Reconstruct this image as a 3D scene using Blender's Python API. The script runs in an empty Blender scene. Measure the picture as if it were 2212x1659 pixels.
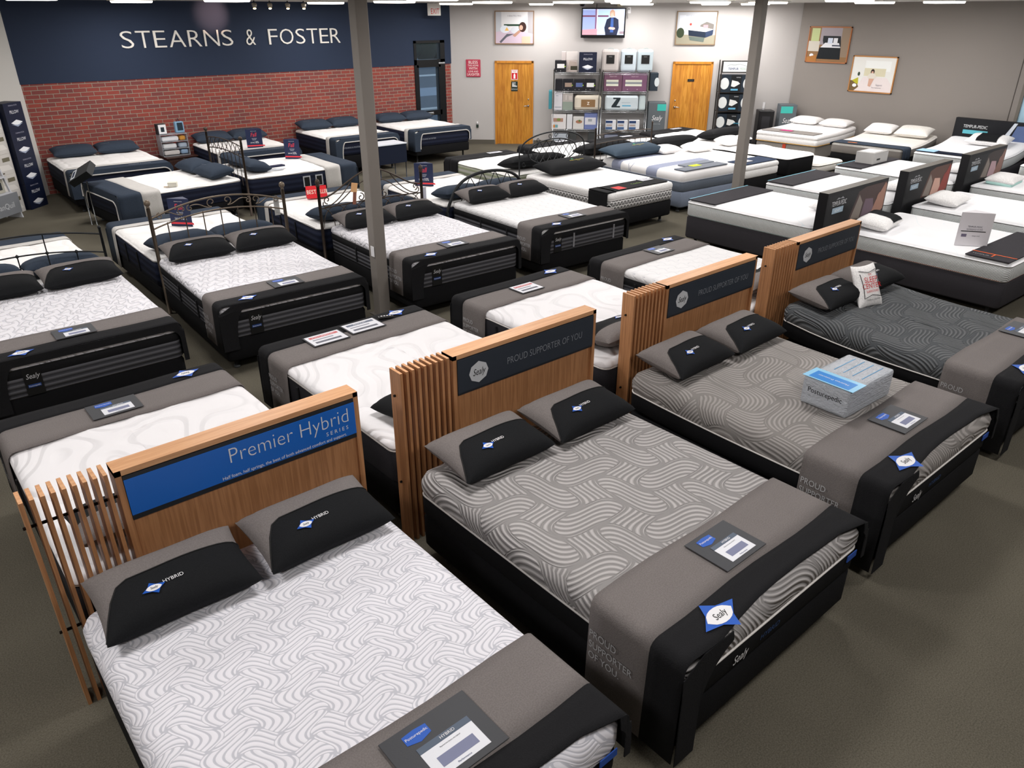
import bpy, math, random
from mathutils import Vector, Matrix, Euler
random.seed(7)
SC = bpy.context.scene
COL = SC.collection
PI = math.pi
R = math.radians
# ------------------------------------------------------------ camera, world, exposure
SC.view_settings.view_transform = 'Standard'
SC.view_settings.look = 'None'
SC.view_settings.gamma = 1.0
SC.view_settings.use_curve_mapping = False
SC.view_settings.exposure = 0.30
cam_d = bpy.data.cameras.new('camera'); cam = bpy.data.objects.new('camera', cam_d); COL.objects.link(cam)
cam_d.sensor_fit = 'HORIZONTAL'; cam_d.sensor_width = 36.0; cam_d.lens = 36.0 * 1626.0 / 2212.0
cam_d.clip_start = 0.05; cam_d.clip_end = 200
cam.location = (0, 0, 3.2)
cam.rotation_euler = (R(90 - 26.3), 0, R(-40.6))
SC.camera = cam
world = bpy.data.worlds.new('world'); SC.world = world; world.use_nodes = True
world.node_tree.nodes['Background'].inputs[0].default_value = (0.44, 0.55, 0.66, 1)
world.node_tree.nodes['Background'].inputs[1].default_value = 1.5
LAMP_W = 30.0          # watts of every ceiling troffer
CEIL = 3.4

# ------------------------------------------------------------ materials
def lin(c):
    if isinstance(c, str):
        c = c.lstrip('#'); c = tuple(int(c[i:i + 2], 16) / 255 for i in (0, 2, 4))
    return tuple(((x / 12.92) if x <= 0.04045 else ((x + 0.055) / 1.055) ** 2.4) for x in c) + (1.0,)
class X:
    """tiny wrapper so that node maths reads like an expression"""
    def __init__(s, nt, sock): s.nt, s.s = nt, sock
    def op(s, o, b=None, c=None, clamp=False):
        n = s.nt.nodes.new('ShaderNodeMath'); n.operation = o; n.use_clamp = clamp
        for i, v in enumerate((s, b, c)):
            if v is None: continue
            if isinstance(v, X): s.nt.links.new(v.s, n.inputs[i])
            else: n.inputs[i].default_value = v
        return X(s.nt, n.outputs[0])
    def __add__(s, b): return s.op('ADD', b)
    __radd__ = __add__
    def __sub__(s, b): return s.op('SUBTRACT', b)
    def __mul__(s, b): return s.op('MULTIPLY', b)
    __rmul__ = __mul__
    def sin(s): return s.op('SINE')
    def abs(s): return s.op('ABSOLUTE')
    def frac(s): return s.op('FRACT')
    def floor(s): return s.op('FLOOR')
    def gt(s, v): return s.op('GREATER_THAN', v)
    def lt(s, v): return s.op('LESS_THAN', v)
    def pw(s, v): return s.op('POWER', v)
    def step(s, a, b):
        n = s.nt.nodes.new('ShaderNodeMapRange'); n.interpolation_type = 'SMOOTHSTEP'
        s.nt.links.new(s.s, n.inputs[0]); n.inputs[1].default_value = a; n.inputs[2].default_value = b
        return X(s.nt, n.outputs[0])
MATS = {}
def new_mat(name, col, rough=0.8, spec=0.3, metal=0.0):
    m = bpy.data.materials.new(name); m.use_nodes = True
    b = m.node_tree.nodes['Principled BSDF']
    b.inputs['Base Color'].default_value = lin(col); b.inputs['Roughness'].default_value = rough
    b.inputs['Specular IOR Level'].default_value = spec; b.inputs['Metallic'].default_value = metal
    return m, m.node_tree, b
def M(col, rough=0.75, metal=0.0, spec=0.3):
    """plain paint, print or plastic of one colour with a faint grain"""
    k = (col, rough, metal, spec)
    if k not in MATS:
        m, nt, b = new_mat('print_' + str(len(MATS)), col, rough, spec, metal)
        no = nt.nodes.new('ShaderNodeTexNoise'); no.inputs['Scale'].default_value = 60
        bu = nt.nodes.new('ShaderNodeBump'); bu.inputs['Strength'].default_value = 0.04; bu.inputs['Distance'].default_value = 0.01
        nt.links.new(no.outputs['Fac'], bu.inputs['Height']); nt.links.new(bu.outputs[0], b.inputs['Normal'])
        MATS[k] = m
    return MATS[k]
def glow(col, strength):
    k = ('glow', col, strength)
    if k not in MATS:
        m, nt, b = new_mat('glow_' + str(len(MATS)), col, 0.5)
        b.inputs['Emission Color'].default_value = lin(col); b.inputs['Emission Strength'].default_value = strength
        MATS[k] = m
    return MATS[k]
def coords(nt, rot=0.0):
    t = nt.nodes.new('ShaderNodeTexCoord'); mp = nt.nodes.new('ShaderNodeMapping')
    mp.inputs['Rotation'].default_value = (0, 0, rot)
    nt.links.new(t.outputs['Object'], mp.inputs['Vector'])
    s = nt.nodes.new('ShaderNodeSeparateXYZ'); nt.links.new(mp.outputs[0], s.inputs[0])
    return X(nt, s.outputs[0]), X(nt, s.outputs[1]), X(nt, s.outputs[2]), mp
def finish(nt, b, c1, c2, fac, bump=None, dist=0.01, strength=0.6):
    mx = nt.nodes.new('ShaderNodeMix'); mx.data_type = 'RGBA'
    mx.inputs[6].default_value = lin(c1); mx.inputs[7].default_value = lin(c2)
    nt.links.new(fac.s, mx.inputs[0]); nt.links.new(mx.outputs[2], b.inputs['Base Color'])
    if bump is not None:
        bu = nt.nodes.new('ShaderNodeBump'); bu.inputs['Strength'].default_value = strength; bu.inputs['Distance'].default_value = dist
        nt.links.new(bump.s, bu.inputs['Height']); nt.links.new(bu.outputs[0], b.inputs['Normal'])
def fabric(name, c, c2=None, scale=900, rough=0.9, strength=0.25):
    m, nt, b = new_mat(name, c, rough, 0.15)
    u, v, w, mp = coords(nt)
    no = nt.nodes.new('ShaderNodeTexNoise'); no.inputs['Scale'].default_value = scale / 6; no.inputs['Detail'].default_value = 3
    nt.links.new(mp.outputs[0], no.inputs['Vector'])
    n2 = nt.nodes.new('ShaderNodeTexNoise'); n2.inputs['Scale'].default_value = 7
    nt.links.new(mp.outputs[0], n2.inputs['Vector'])
    f = X(nt, no.outputs['Fac']).step(0.35, 0.65) * 0.7 + X(nt, n2.outputs['Fac']) * 0.3
    if c2 is None:
        cl = lin(c); c2 = c
        mx = nt.nodes.new('ShaderNodeMix'); mx.data_type = 'RGBA'
        mx.inputs[6].default_value = tuple(x * 0.86 for x in cl[:3]) + (1,); mx.inputs[7].default_value = tuple(min(1, x * 1.12) for x in cl[:3]) + (1,)
        nt.links.new(f.s, mx.inputs[0]); nt.links.new(mx.outputs[2], b.inputs['Base Color'])
        bu = nt.nodes.new('ShaderNodeBump'); bu.inputs['Strength'].default_value = strength; bu.inputs['Distance'].default_value = 0.004
        nt.links.new(f.s, bu.inputs['Height']); nt.links.new(bu.outputs[0], b.inputs['Normal'])
    else:
        finish(nt, b, c, c2, f, f, 0.004, strength)
    return m
def swirl(name, c1, c2, P, Q, n, rot, A, dist, soft=(0.35, 0.75), strength=0.7):
    """knitted wave pattern: a checker of two families of wavy ribs bounded by S curves"""
    m, nt, b = new_mat(name, c1, 0.85, 0.2)
    u, v, w, mp = coords(nt, rot)
    u2 = u + (v * (PI / Q)).sin() * (A * P) + w * 0.9
    v2 = v + (u * (PI / P)).sin() * (A * Q) + w * 0.9
    cell = (u2 * (PI / P)).sin() * (v2 * (PI / Q)).sin()
    side = cell.step(-0.02, 0.02)
    sa = (v2 * (2 * PI * n / Q) + PI / 2).sin() * 0.5 + 0.5
    sb = (u2 * (2 * PI * n / P) + PI / 2).sin() * 0.5 + 0.5
    edge = cell.abs().step(0.0, 0.10)
    rib = (sa * side + sb * (side * -1.0 + 1.0)) * edge
    finish(nt, b, c1, c2, rib.step(*soft), rib, dist, strength)
    return m
def quilt(name, c1, c2, P, Q, rot=0.0, A=0.2, width=0.06, dist=0.02, strength=0.5):
    """stitched lattice of curved lines sinking into a padded top"""
    m, nt, b = new_mat(name, c1, 0.85, 0.2)
    u, v, w, mp = coords(nt, rot)
    u2 = u + (v * (2 * PI / Q)).sin() * (A * P) + w
    v2 = v + (u * (2 * PI / P * 1.5)).sin() * (A * Q) + w
    a = (u2 * (PI / P)).sin().abs(); c = ((v2 + u2 * 0.5) * (PI / Q)).sin().abs()
    h = a.op('MINIMUM', c)
    finish(nt, b, c2, c1, h.step(0.0, width), h.step(0.0, 0.55), dist, strength)
    return m
def tufted(name, c1, c2):
    """deep pillow-top quilting: large overlapping curved ridges"""
    m, nt, b = new_mat(name, c1, 0.8, 0.2)
    u, v, w, mp = coords(nt)
    no = nt.nodes.new('ShaderNodeTexNoise'); no.inputs['Scale'].default_value = 2.2; no.inputs['Detail'].default_value = 0.0
    nt.links.new(mp.outputs[0], no.inputs['Vector'])
    f = X(nt, no.outputs['Fac'])
    ph = ((f * 5.0 + (u * 9.0).sin() * 0.35 + (v * 8.0).sin() * 0.35) * 1.0).frac()
    line = (ph - 0.5).abs()
    finish(nt, b, c2, c1, line.step(0.0, 0.06), line.step(0.0, 0.3), 0.05, 0.35)
    return m
def wood(name, c1, c2, rough=0.45, stretch=(30, 30, 1.5)):
    m, nt, b = new_mat(name, c1, rough, 0.4)
    t = nt.nodes.new('ShaderNodeTexCoord'); mp = nt.nodes.new('ShaderNodeMapping'); mp.inputs['Scale'].default_value = stretch
    nt.links.new(t.outputs['Object'], mp.inputs['Vector'])
    no = nt.nodes.new('ShaderNodeTexNoise'); no.inputs['Scale'].default_value = 2.2; no.inputs['Detail'].default_value = 6; no.inputs['Distortion'].default_value = 0.6
    nt.links.new(mp.outputs[0], no.inputs['Vector'])
    finish(nt, b, c1, c2, X(nt, no.outputs['Fac']).step(0.35, 0.68), X(nt, no.outputs['Fac']), 0.002, 0.2)
    return m
def ribbed(name, c1, c2, per=0.045, axis='z', strength=0.8):
    m, nt, b = new_mat(name, c1, 0.8, 0.2)
    u, v, w, mp = coords(nt)
    t = w if axis == 'z' else (u + v * 1.0 + w * 1.0)
    s = (t * (2 * PI / per)).sin() * 0.5 + 0.5
    no = nt.nodes.new('ShaderNodeTexNoise'); no.inputs['Scale'].default_value = 120
    nt.links.new(mp.outputs[0], no.inputs['Vector'])
    finish(nt, b, c1, c2, s.step(0.2, 0.8) * 0.8 + X(nt, no.outputs['Fac']) * 0.2, s, 0.01, strength)
    return m

# carpet
m, nt, b = new_mat('carpet', '#57544a', 0.95, 0.05); MATS['carpet'] = m
u, v, w, mp = coords(nt)
no = nt.nodes.new('ShaderNodeTexNoise'); no.inputs['Scale'].default_value = 130; no.inputs['Detail'].default_value = 4; nt.links.new(mp.outputs[0], no.inputs['Vector'])
n2 = nt.nodes.new('ShaderNodeTexNoise'); n2.inputs['Scale'].default_value = 1.1; n2.inputs['Detail'].default_value = 3; nt.links.new(mp.outputs[0], n2.inputs['Vector'])
finish(nt, b, '#504c43', '#6b665a', (X(nt, no.outputs['Fac']) * 0.7 + X(nt, n2.outputs['Fac']) * 0.3).step(0.3, 0.7), X(nt, no.outputs['Fac']), 0.004, 0.3)
# brick
m, nt, b = new_mat('brick', '#96483f', 0.85, 0.2); MATS['brick'] = m
t = nt.nodes.new('ShaderNodeTexCoord'); mp = nt.nodes.new('ShaderNodeMapping'); mp.inputs['Rotation'].default_value = (R(90), 0, 0)
nt.links.new(t.outputs['Object'], mp.inputs['Vector'])
sx = nt.nodes.new('ShaderNodeSeparateXYZ'); nt.links.new(t.outputs['Object'], sx.inputs[0])
cx = nt.nodes.new('ShaderNodeCombineXYZ'); nt.links.new(sx.outputs[0], cx.inputs[0]); nt.links.new(sx.outputs[2], cx.inputs[1])
br = nt.nodes.new('ShaderNodeTexBrick'); nt.links.new(cx.outputs[0], br.inputs['Vector'])
br.inputs['Color1'].default_value = lin('#93483f'); br.inputs['Color2'].default_value = lin('#744342'); br.inputs['Mortar'].default_value = lin('#8f8b7d')
br.inputs['Scale'].default_value = 1; br.inputs['Mortar Size'].default_value = 0.006; br.inputs['Mortar Smooth'].default_value = 0.2
br.inputs['Brick Width'].default_value = 0.235; br.inputs['Row Height'].default_value = 0.0755; br.inputs['Bias'].default_value = -0.1
n3 = nt.nodes.new('ShaderNodeTexNoise'); n3.inputs['Scale'].default_value = 25; nt.links.new(t.outputs['Object'], n3.inputs['Vector'])
mx = nt.nodes.new('ShaderNodeMix'); mx.data_type = 'RGBA'; mx.blend_type = 'OVERLAY'; mx.inputs[0].default_value = 0.35
nt.links.new(br.outputs['Color'], mx.inputs[6]); nt.links.new(n3.outputs['Color'], mx.inputs[7]); nt.links.new(br.outputs['Color'], b.inputs['Base Color'])
bu = nt.nodes.new('ShaderNodeBump'); bu.inputs['Strength'].default_value = 0.5; bu.inputs['Distance'].default_value = 0.01; bu.invert = True
nt.links.new(br.outputs['Fac'], bu.inputs['Height']); nt.links.new(bu.outputs[0], b.inputs['Normal'])
# triangle print of the patterned border
m, nt, b = new_mat('triangle_print', '#e8e6e4', 0.8, 0.2); MATS['tri'] = m
u, v, w, mp = coords(nt)
q = 0.075
s_ = u + v
row = (w * (1 / q)).frac(); cu = (s_ * (1 / q)).frac()
d1 = (row * -1.0 + 1.0) - (cu - 0.5).abs() * 2.0
dark = d1.gt(0.10) * row.gt(0.08) * (cu - 0.5).abs().gt(0.035) + ((cu - 0.5).abs() * 2.0 - (row * -1.0 + 1.0)).gt(0.12) * row.lt(0.92) * 0.85
finish(nt, b, '#e9e7e6', '#1c1c1e', dark.op('MINIMUM', 1.0))
# blue striped cover
m, nt, b = new_mat('striped_cover', '#e2e0e0', 0.85, 0.2); MATS['stripe'] = m
u, v, w, mp = coords(nt)
v_ = v + (u * 5.0).sin() * 0.01
s1 = (v_ - 0.62).abs().lt(0.12); s2 = (v_ + 0.28).abs().lt(0.13); s3 = ((v_ - 0.26).abs() - 0.035 + (u * 26.0 + w * 26.0).sin() * 0.02).abs().lt(0.007)
finish(nt, b, '#e2e0e0', '#8d93a8', (s1 + s2 + s3).op('MINIMUM', 1.0))
# translucent plastic
m, nt, b = new_mat('clear_plastic', '#dfe4ea', 0.12, 0.6); MATS['clear'] = m
b.inputs['Transmission Weight'].default_value = 0.55; b.inputs['IOR'].default_value = 1.2
n4 = nt.nodes.new('ShaderNodeTexNoise'); n4.inputs['Scale'].default_value = 14; n4.inputs['Detail'].default_value = 4
bu = nt.nodes.new('ShaderNodeBump'); bu.inputs['Strength'].default_value = 0.8; bu.inputs['Distance'].default_value = 0.02
nt.links.new(n4.outputs['Fac'], bu.inputs['Height']); nt.links.new(bu.outputs[0], b.inputs['Normal'])
m, nt, b = new_mat('window_glass', '#aebcc8', 0.03, 0.5); MATS['glass'] = m
b.inputs['Transmission Weight'].default_value = 0.95; b.inputs['IOR'].default_value = 1.05

GREY = fabric('grey_knit', '#77716f')
BLACK = fabric('black_fabric', '#1d1d1f')
BASE = fabric('black_base_fabric', '#141416')
CHAR = fabric('charcoal_fabric', '#38363a')
NAVY = fabric('navy_fabric', '#353e4b')
NAVYD = fabric('dark_navy_fabric', '#1a2030')
CREAM = fabric('cream_fabric', '#c9c6c2')
WHITEF = fabric('white_fabric', '#efedec', scale=500, strength=0.15)
OFFW = fabric('off_white_fabric', '#e4e0da', scale=500, strength=0.15)
BLACKP = fabric('black_pillow_fabric', '#1b1c1e')
PIPE = M('#d8d4d0')
KNIT = ribbed('white_knit_side', '#bfc3c4', '#e6e8e8', 0.022, 'd', 0.5)
TOPW = quilt('white_wave_top', '#f0f0f2', '#dfe9ee', 0.9, 1.4, 0.3, 0.25, 0.02, 0.01, 0.2)
SIDE_R = ribbed('grey_ribbed_border', '#3a3a3f', '#66666b', 0.05, 'z')
SIDE_S = ribbed('navy_border', '#15192a', '#20263a', 0.09, 'z', 0.5)
SIDE_G = ribbed('taupe_border', '#7c7773', '#8c8783', 0.3, 'z', 0.2)
LEAF = swirl('leaf_wave_knit', '#c3c3cb', '#e9e7ed', 0.135, 0.105, 4.0, R(22), 0.32, 0.004, (0.08, 0.36), 0.4)
WAVE = swirl('grey_wave_knit', '#8e8b8a', '#b9b5b4', 0.25, 0.24, 6.0, R(45), 0.30, 0.012, (0.1, 0.7), 0.8)
WAVE2 = swirl('warm_grey_wave_knit', '#837f7c', '#a09b98', 0.30, 0.36, 9.0, R(45), 0.32, 0.008, (0.1, 0.8), 0.7)
WAVE3 = swirl('dark_wave_knit', '#4d5053', '#6a6c6e', 0.26, 0.32, 7.0, R(45), 0.32, 0.012, (0.1, 0.8), 0.9)
QUILT = quilt('white_quilt', '#e9e7ec', '#b2b4c0', 0.15, 0.17, R(20), 0.3, 0.10, 0.025, 0.5)
QUILT2 = quilt('fine_white_quilt', '#ebeaeb', '#c8c8ce', 0.16, 0.14, 0, 0.1, 0.07, 0.012, 0.3)
TUFT = tufted('white_tufted_top', '#eeecee', '#e4e2e4')
PLAINQ = quilt('plain_quilt', '#f0eeec', '#e4e1de', 0.35, 0.35, 0, 0.05, 0.04, 0.03, 0.35)
WOOD = wood('headboard_wood', '#c08a5e', '#a8754d')
WOODT = wood('headboard_edge_wood', '#d6a276', '#c69063', stretch=(1.5, 30, 30))
DOORW = wood('door_wood', '#c5852f', '#a96a20', 0.4, (12, 12, 1.2))
DOORF = wood('door_frame_wood', '#c8842c', '#b57526', 0.4, (8, 8, 1.0))
DARKW = wood('dark_wood', '#3a2018', '#28140f', 0.4)
BRONZE = M('#75695c', 0.45, 0.7); DBRONZE = M('#4c423b', 0.45, 0.7); IRON = M('#2c2e30', 0.5, 0.6); CHROME = M('#b8bcbf', 0.25, 0.95)
POSTM = M('#847e78', 0.6); WALLG = M('#bab6b4', 0.9); WALLT = M('#86807b', 0.9); WALLB = M('#273247', 0.8); WHITE = M('#e9e8ea', 0.7); INK = M('#151515', 0.6)
BLUE = M('#1d57b8', 0.5); SIGNB = M('#1c68c6', 0.35); SLATE = M('#2c333d', 0.45); RED = M('#c8232c', 0.6); TEAL = M('#3fb8ad', 0.6); TXTG = M('#8d9299', 0.5); NAVYP = M('#1b2440', 0.5)

# ------------------------------------------------------------ mesh builder
TEXTS = {}
def text_mesh(body, shear=0.0, off=0.0):
    k = (body, shear, off)
    if k not in TEXTS:
        c = bpy.data.curves.new('lettering', 'FONT'); c.body = body; c.size = 1.0; c.shear = shear; c.offset = off
        c.align_x = 'CENTER'; c.align_y = 'CENTER'; c.resolution_u = 3
        o = bpy.data.objects.new('lettering', c); COL.objects.link(o)
        dg = bpy.context.evaluated_depsgraph_get(); dg.update()
        me = bpy.data.meshes.new_from_object(o.evaluated_get(dg))
        TEXTS[k] = ([v.co.copy() for v in me.vertices], [tuple(p.vertices) for p in me.polygons])
        bpy.data.objects.remove(o); bpy.data.curves.remove(c); bpy.data.meshes.remove(me)
    return TEXTS[k]
class MB:
    def __init__(s): s.v = []; s.f = []; s.m = []; s.mats = []; s.smooth = []
    def mi(s, mat):
        if mat not in s.mats: s.mats.append(mat)
        return s.mats.index(mat)
    def add(s, vs, fs, mat, tf=None, smooth=False):
        k = len(s.v); i = s.mi(mat)
        for p in vs:
            p = Vector(p); s.v.append(tf @ p if tf else p)
        for f in fs: s.f.append(tuple(a + k for a in f)); s.m.append(i); s.smooth.append(smooth)
        return s
    def box(s, x0, x1, y0, y1, z0, z1, mat, tf=None, bev=0.0):
        b = min(bev, (x1 - x0) * .45, (y1 - y0) * .45, (z1 - z0) * .45)
        if b <= 0:
            vs = [(x, y, z) for z in (z0, z1) for y in (y0, y1) for x in (x0, x1)]
            fs = [(0, 2, 3, 1), (4, 5, 7, 6), (0, 1, 5, 4), (2, 6, 7, 3), (0, 4, 6, 2), (1, 3, 7, 5)]
            return s.add(vs, fs, mat, tf)
        vs = []; fs = []
        def ring(ins, z):
            a = len(vs); n = 3
            for (cx, cy, a0) in ((x1 - b, y1 - b, 0), (x0 + b, y1 - b, 90), (x0 + b, y0 + b, 180), (x1 - b, y0 + b, 270)):
                for j in range(n):
                    t = R(a0 + 90 * j / (n - 1)); vs.append((cx + (b - ins) * math.cos(t), cy + (b - ins) * math.sin(t), z))
            return a, 4 * n
        rs = [ring(b, z0), ring(b * .3, z0 + b * .3), ring(0, z0 + b), ring(0, z1 - b), ring(b * .3, z1 - b * .3), ring(b, z1)]
        for (a, n), (c, _) in zip(rs, rs[1:]):
            for j in range(n): fs.append((a + j, a + (j + 1) % n, c + (j + 1) % n, c + j))
        fs.append(tuple(reversed(range(rs[0][0], rs[0][0] + 12)))); fs.append(tuple(range(rs[-1][0], rs[-1][0] + 12)))
        return s.add(vs, fs, mat, tf)
    def poly(s, pts, mat, tf=None): return s.add(pts, [tuple(range(len(pts)))], mat, tf)
    def prism(s, pts, y0, y1, mat, tf=None):
        """outline of (x, z) points extruded along y"""
        n = len(pts)
        vs = [(x, y0, z) for x, z in pts] + [(x, y1, z) for x, z in pts]
        fs = [tuple(range(n)), tuple(reversed(range(n, 2 * n)))] + [(j, j + n, (j + 1) % n + n, (j + 1) % n) for j in range(n)]
        return s.add(vs, fs, mat, tf)
    def tube(s, pts, r, mat, n=7, tf=None):
        pts = [Vector(p) for p in pts]; vs = []; fs = []
        up = Vector((0.13, 0.97, 0.21)).normalized()
        for i, p in enumerate(pts):
            d = (pts[min(i + 1, len(pts) - 1)] - pts[max(i - 1, 0)]).normalized()
            a = d.cross(up)
            if a.length < 1e-3: a = d.cross(Vector((1, 0, 0)))
            a.normalize(); c = d.cross(a); rr = r[i] if isinstance(r, (list, tuple)) else r
            for j in range(n):
                t = 2 * PI * j / n; vs.append(p + a * rr * math.cos(t) + c * rr * math.sin(t))
        for i in range(len(pts) - 1):
            for j in range(n): fs.append((i * n + j, i * n + (j + 1) % n, (i + 1) * n + (j + 1) % n, (i + 1) * n + j))
        fs.append(tuple(range(n))); fs.append(tuple(reversed(range((len(pts) - 1) * n, len(pts) * n))))
        return s.add(vs, fs, mat, tf, True)
    def lathe(s, prof, mat, tf=None, n=14):
        vs = [(r * math.cos(2 * PI * j / n), r * math.sin(2 * PI * j / n), z) for r, z in prof for j in range(n)]
        fs = [(i * n + j, i * n + (j + 1) % n, (i + 1) * n + (j + 1) % n, (i + 1) * n + j) for i in range(len(prof) - 1) for j in range(n)]
        fs.append(tuple(reversed(range(n)))); fs.append(tuple(range((len(prof) - 1) * n, len(prof) * n)))
        return s.add(vs, fs, mat, tf, True)
    def text(s, body, size, mat, tf, shear=0.0, wscale=1.0, off=0.0):
        vs, fs = text_mesh(body, shear, off)
        return s.add([(p.x * size * wscale, p.y * size, 0) for p in vs], fs, mat, tf)
    def build(s, name, parent=None, solid=0.0, loc=None, rot=None):
        me = bpy.data.meshes.new(name); me.from_pydata([tuple(p) for p in s.v], [], s.f)
        for mt in s.mats: me.materials.append(mt)
        me.polygons.foreach_set('material_index', s.m); me.polygons.foreach_set('use_smooth', s.smooth); me.update()
        o = bpy.data.objects.new(name, me); COL.objects.link(o)
        if parent is not None: o.parent = parent
        if loc is not None: o.location = loc
        if rot is not None: o.rotation_euler = rot
        if solid:
            md = o.modifiers.new('solid', 'SOLIDIFY'); md.thickness = solid; md.offset = 1
        return o
def tag(o, label, cat, group=None, kind=None):
    o['label'] = label; o['category'] = cat
    if group: o['group'] = group
    if kind: o['kind'] = kind
    return o
def thing(name, label, cat, loc=(0, 0, 0), rot=(0, 0, 0), group=None):
    o = bpy.data.objects.new(name, None); COL.objects.link(o); o.empty_display_size = 0.1
    o.location = loc; o.rotation_euler = rot
    return tag(o, label, cat, group)
def struct(o): o['kind'] = 'structure'; return o
def T(x=0, y=0, z=0, rx=0, ry=0, rz=0): return Matrix.Translation((x, y, z)) @ Euler((R(rx), R(ry), R(rz))).to_matrix().to_4x4()
UPF = T(rx=90)            # text plane stood upright, facing -y
# flat printed pictures: (kind, args, colour) in a 0..1 frame, laid out on the xz plane facing -y
def picture(mb, shapes, w, h, y=0.0, tf=None, rough=0.5, emit=0.0):
    for i, sh in enumerate(shapes):
        yy = y - 0.0006 * (i + 1); k, a, c = sh
        mat = glow(c, emit) if emit else M(c, rough)
        if k == 'r': pts = [(a[0], a[1]), (a[2], a[1]), (a[2], a[3]), (a[0], a[3])]
        elif k == 'e': pts = [(a[0] + a[2] * math.cos(2 * PI * j / 20), a[1] + a[3] * math.sin(2 * PI * j / 20)) for j in range(20)]
        elif k == 'p': pts = a
        elif k == 't':
            mb.text(a[3], a[2], mat, (tf or Matrix()) @ T((a[0] - .5) * w, yy, (a[1] - .5) * h) @ UPF, wscale=a[4] if len(a) > 4 else 1.0); continue
        mb.poly([((px - .5) * w, yy, (pz - .5) * h) for px, pz in pts], mat, tf)
def logo(mb, tf, s, word='Sealy'):
    """blue four-pointed patch with a white lens and slanted script word; lies in the xy plane"""
    d = 0.0012
    pts = []
    for a, r in ((0, .64), (46, .31), (90, .54), (134, .33), (180, .64), (226, .31), (270, .54), (314, .33)):
        pts.append((s * 1.15 * r * math.cos(R(a + 12)), s * r * math.sin(R(a + 12)), 0))
    mb.poly(pts, BLUE, tf)
    mb.poly([(s * .42 * math.cos(R(a)) * (1.0 if a % 180 else 1.12), s * .25 * math.sin(R(a)), d) for a in range(0, 360, 20)], WHITE, tf)
    mb.text(word, s * .27, INK, tf @ T(z=2 * d), 0.3, 0.8)
def badge(mb, tf, s):
    mb.poly([(-.5 * s, 0, 0), (-.38 * s, -.3 * s, 0), (0, -.48 * s, 0), (.38 * s, -.3 * s, 0), (.5 * s, 0, 0), (.38 * s, .3 * s, 0), (0, .48 * s, 0), (-.38 * s, .3 * s, 0)], M('#c9ccd0', .4), tf)
    mb.text('Sealy', s * .42, INK, tf @ T(z=.001), 0.3, 0.75)

# ------------------------------------------------------------ room shell
def slab(name, x0, x1, y0, y1, z0, z1, mat): return struct(MB().box(x0, x1, y0, y1, z0, z1, mat).build(name))
slab('floor', -4.3, 19.2, -4.3, 17.15, -0.12, 0, MATS['carpet'])
slab('ceiling', -4.3, 19.2, -4.3, 17.4, CEIL, CEIL + 0.1, M('#b9b8b4', 0.9))
BY = 17.15; DX0, DX1 = 11.46, 12.40
w = MB()
w.box(2.5, DX0, BY, BY + .2, 0, 2.0, MATS['brick']); w.box(DX1, 12.75, BY, BY + .2, 0, 2.0, MATS['brick'])
struct(w.build('wall_brick'))
w = MB()
w.box(2.5, DX0, BY - .012, BY + .2, 2.0, CEIL, WALLB); w.box(DX1, 12.62, BY - .012, BY + .2, 2.0, CEIL, WALLB); w.box(DX0, DX1, BY - .012, BY + .2, 2.56, CEIL, WALLB)
struct(w.build('wall_blue'))
S2 = math.sqrt(.5)
def wallrot(): return (0, 0, R(-45))
def wp(s, z=0.0, d=0.0): return (12.6 + (s - d) * S2, BY + (-s - d) * S2, z)      # a point s along the far grey wall, d out from it
w = MB(); w.box(0, 8.75, 0, .2, 0, CEIL, WALLG); struct(w.build('wall_far', loc=(12.6, BY, 0), rot=wallrot()))
slab('wall_right', 18.75, 18.95, 5.75, 10.95, 0, CEIL, WALLT)
slab('wall_right_end', 18.75, 18.95, -4.2, 2.6, 0, CEIL, WALLT)
slab('wall_right_top', 18.75, 18.95, 2.6, 5.75, 2.35, CEIL, WALLT)
w = MB(); w.box(-9.2, 0, 0, .2, 0, CEIL, M('#c4c2bd', 0.9)); struct(w.build('wall_left', loc=(2.8, BY, 0), rot=(0, 0, R(45))))
slab('wall_left_side', -4.2, -4.0, -4.2, 11.0, 0, CEIL, WALLG)
slab('wall_rear', -4.2, 18.95, -4.2, -4.0, 0, CEIL, WALLG)
w = MB(); w.box(.1, 1.13, -.02, 0, 0, .11, M('#5c574e')); w.box(2.18, 5.68, -.02, 0, 0, .11, M('#5c574e')); w.box(6.75, 8.75, -.02, 0, 0, .11, M('#5c574e'))
struct(w.build('baseboard_far', loc=(12.6, BY, 0), rot=wallrot()))
# right-hand window: frame post and opaque pane, its pale blue painted in for daylight
w = MB()
for y0, y1 in ((5.69, 5.75), (4.15, 4.2), (2.6, 2.66)): w.box(18.75, 18.83, y0, y1, 0.5, 2.35, M('#6d6861'))
w.box(18.75, 18.83, 2.6, 5.75, 0.0, 0.5, WALLT); w.box(18.75, 18.83, 2.6, 5.75, 2.3, 2.35, M('#6d6861'))
fr = struct(w.build('window_1')); 
w = MB(); w.box(18.78, 18.79, 2.66, 5.69, 0.5, 2.3, M('#a9cbdf', .25)); w.build('pane', fr)
slab('trim_1', 18.742, 18.75, 5.86, 5.872, 0.0, CEIL, M('#4c4742'))
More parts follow.
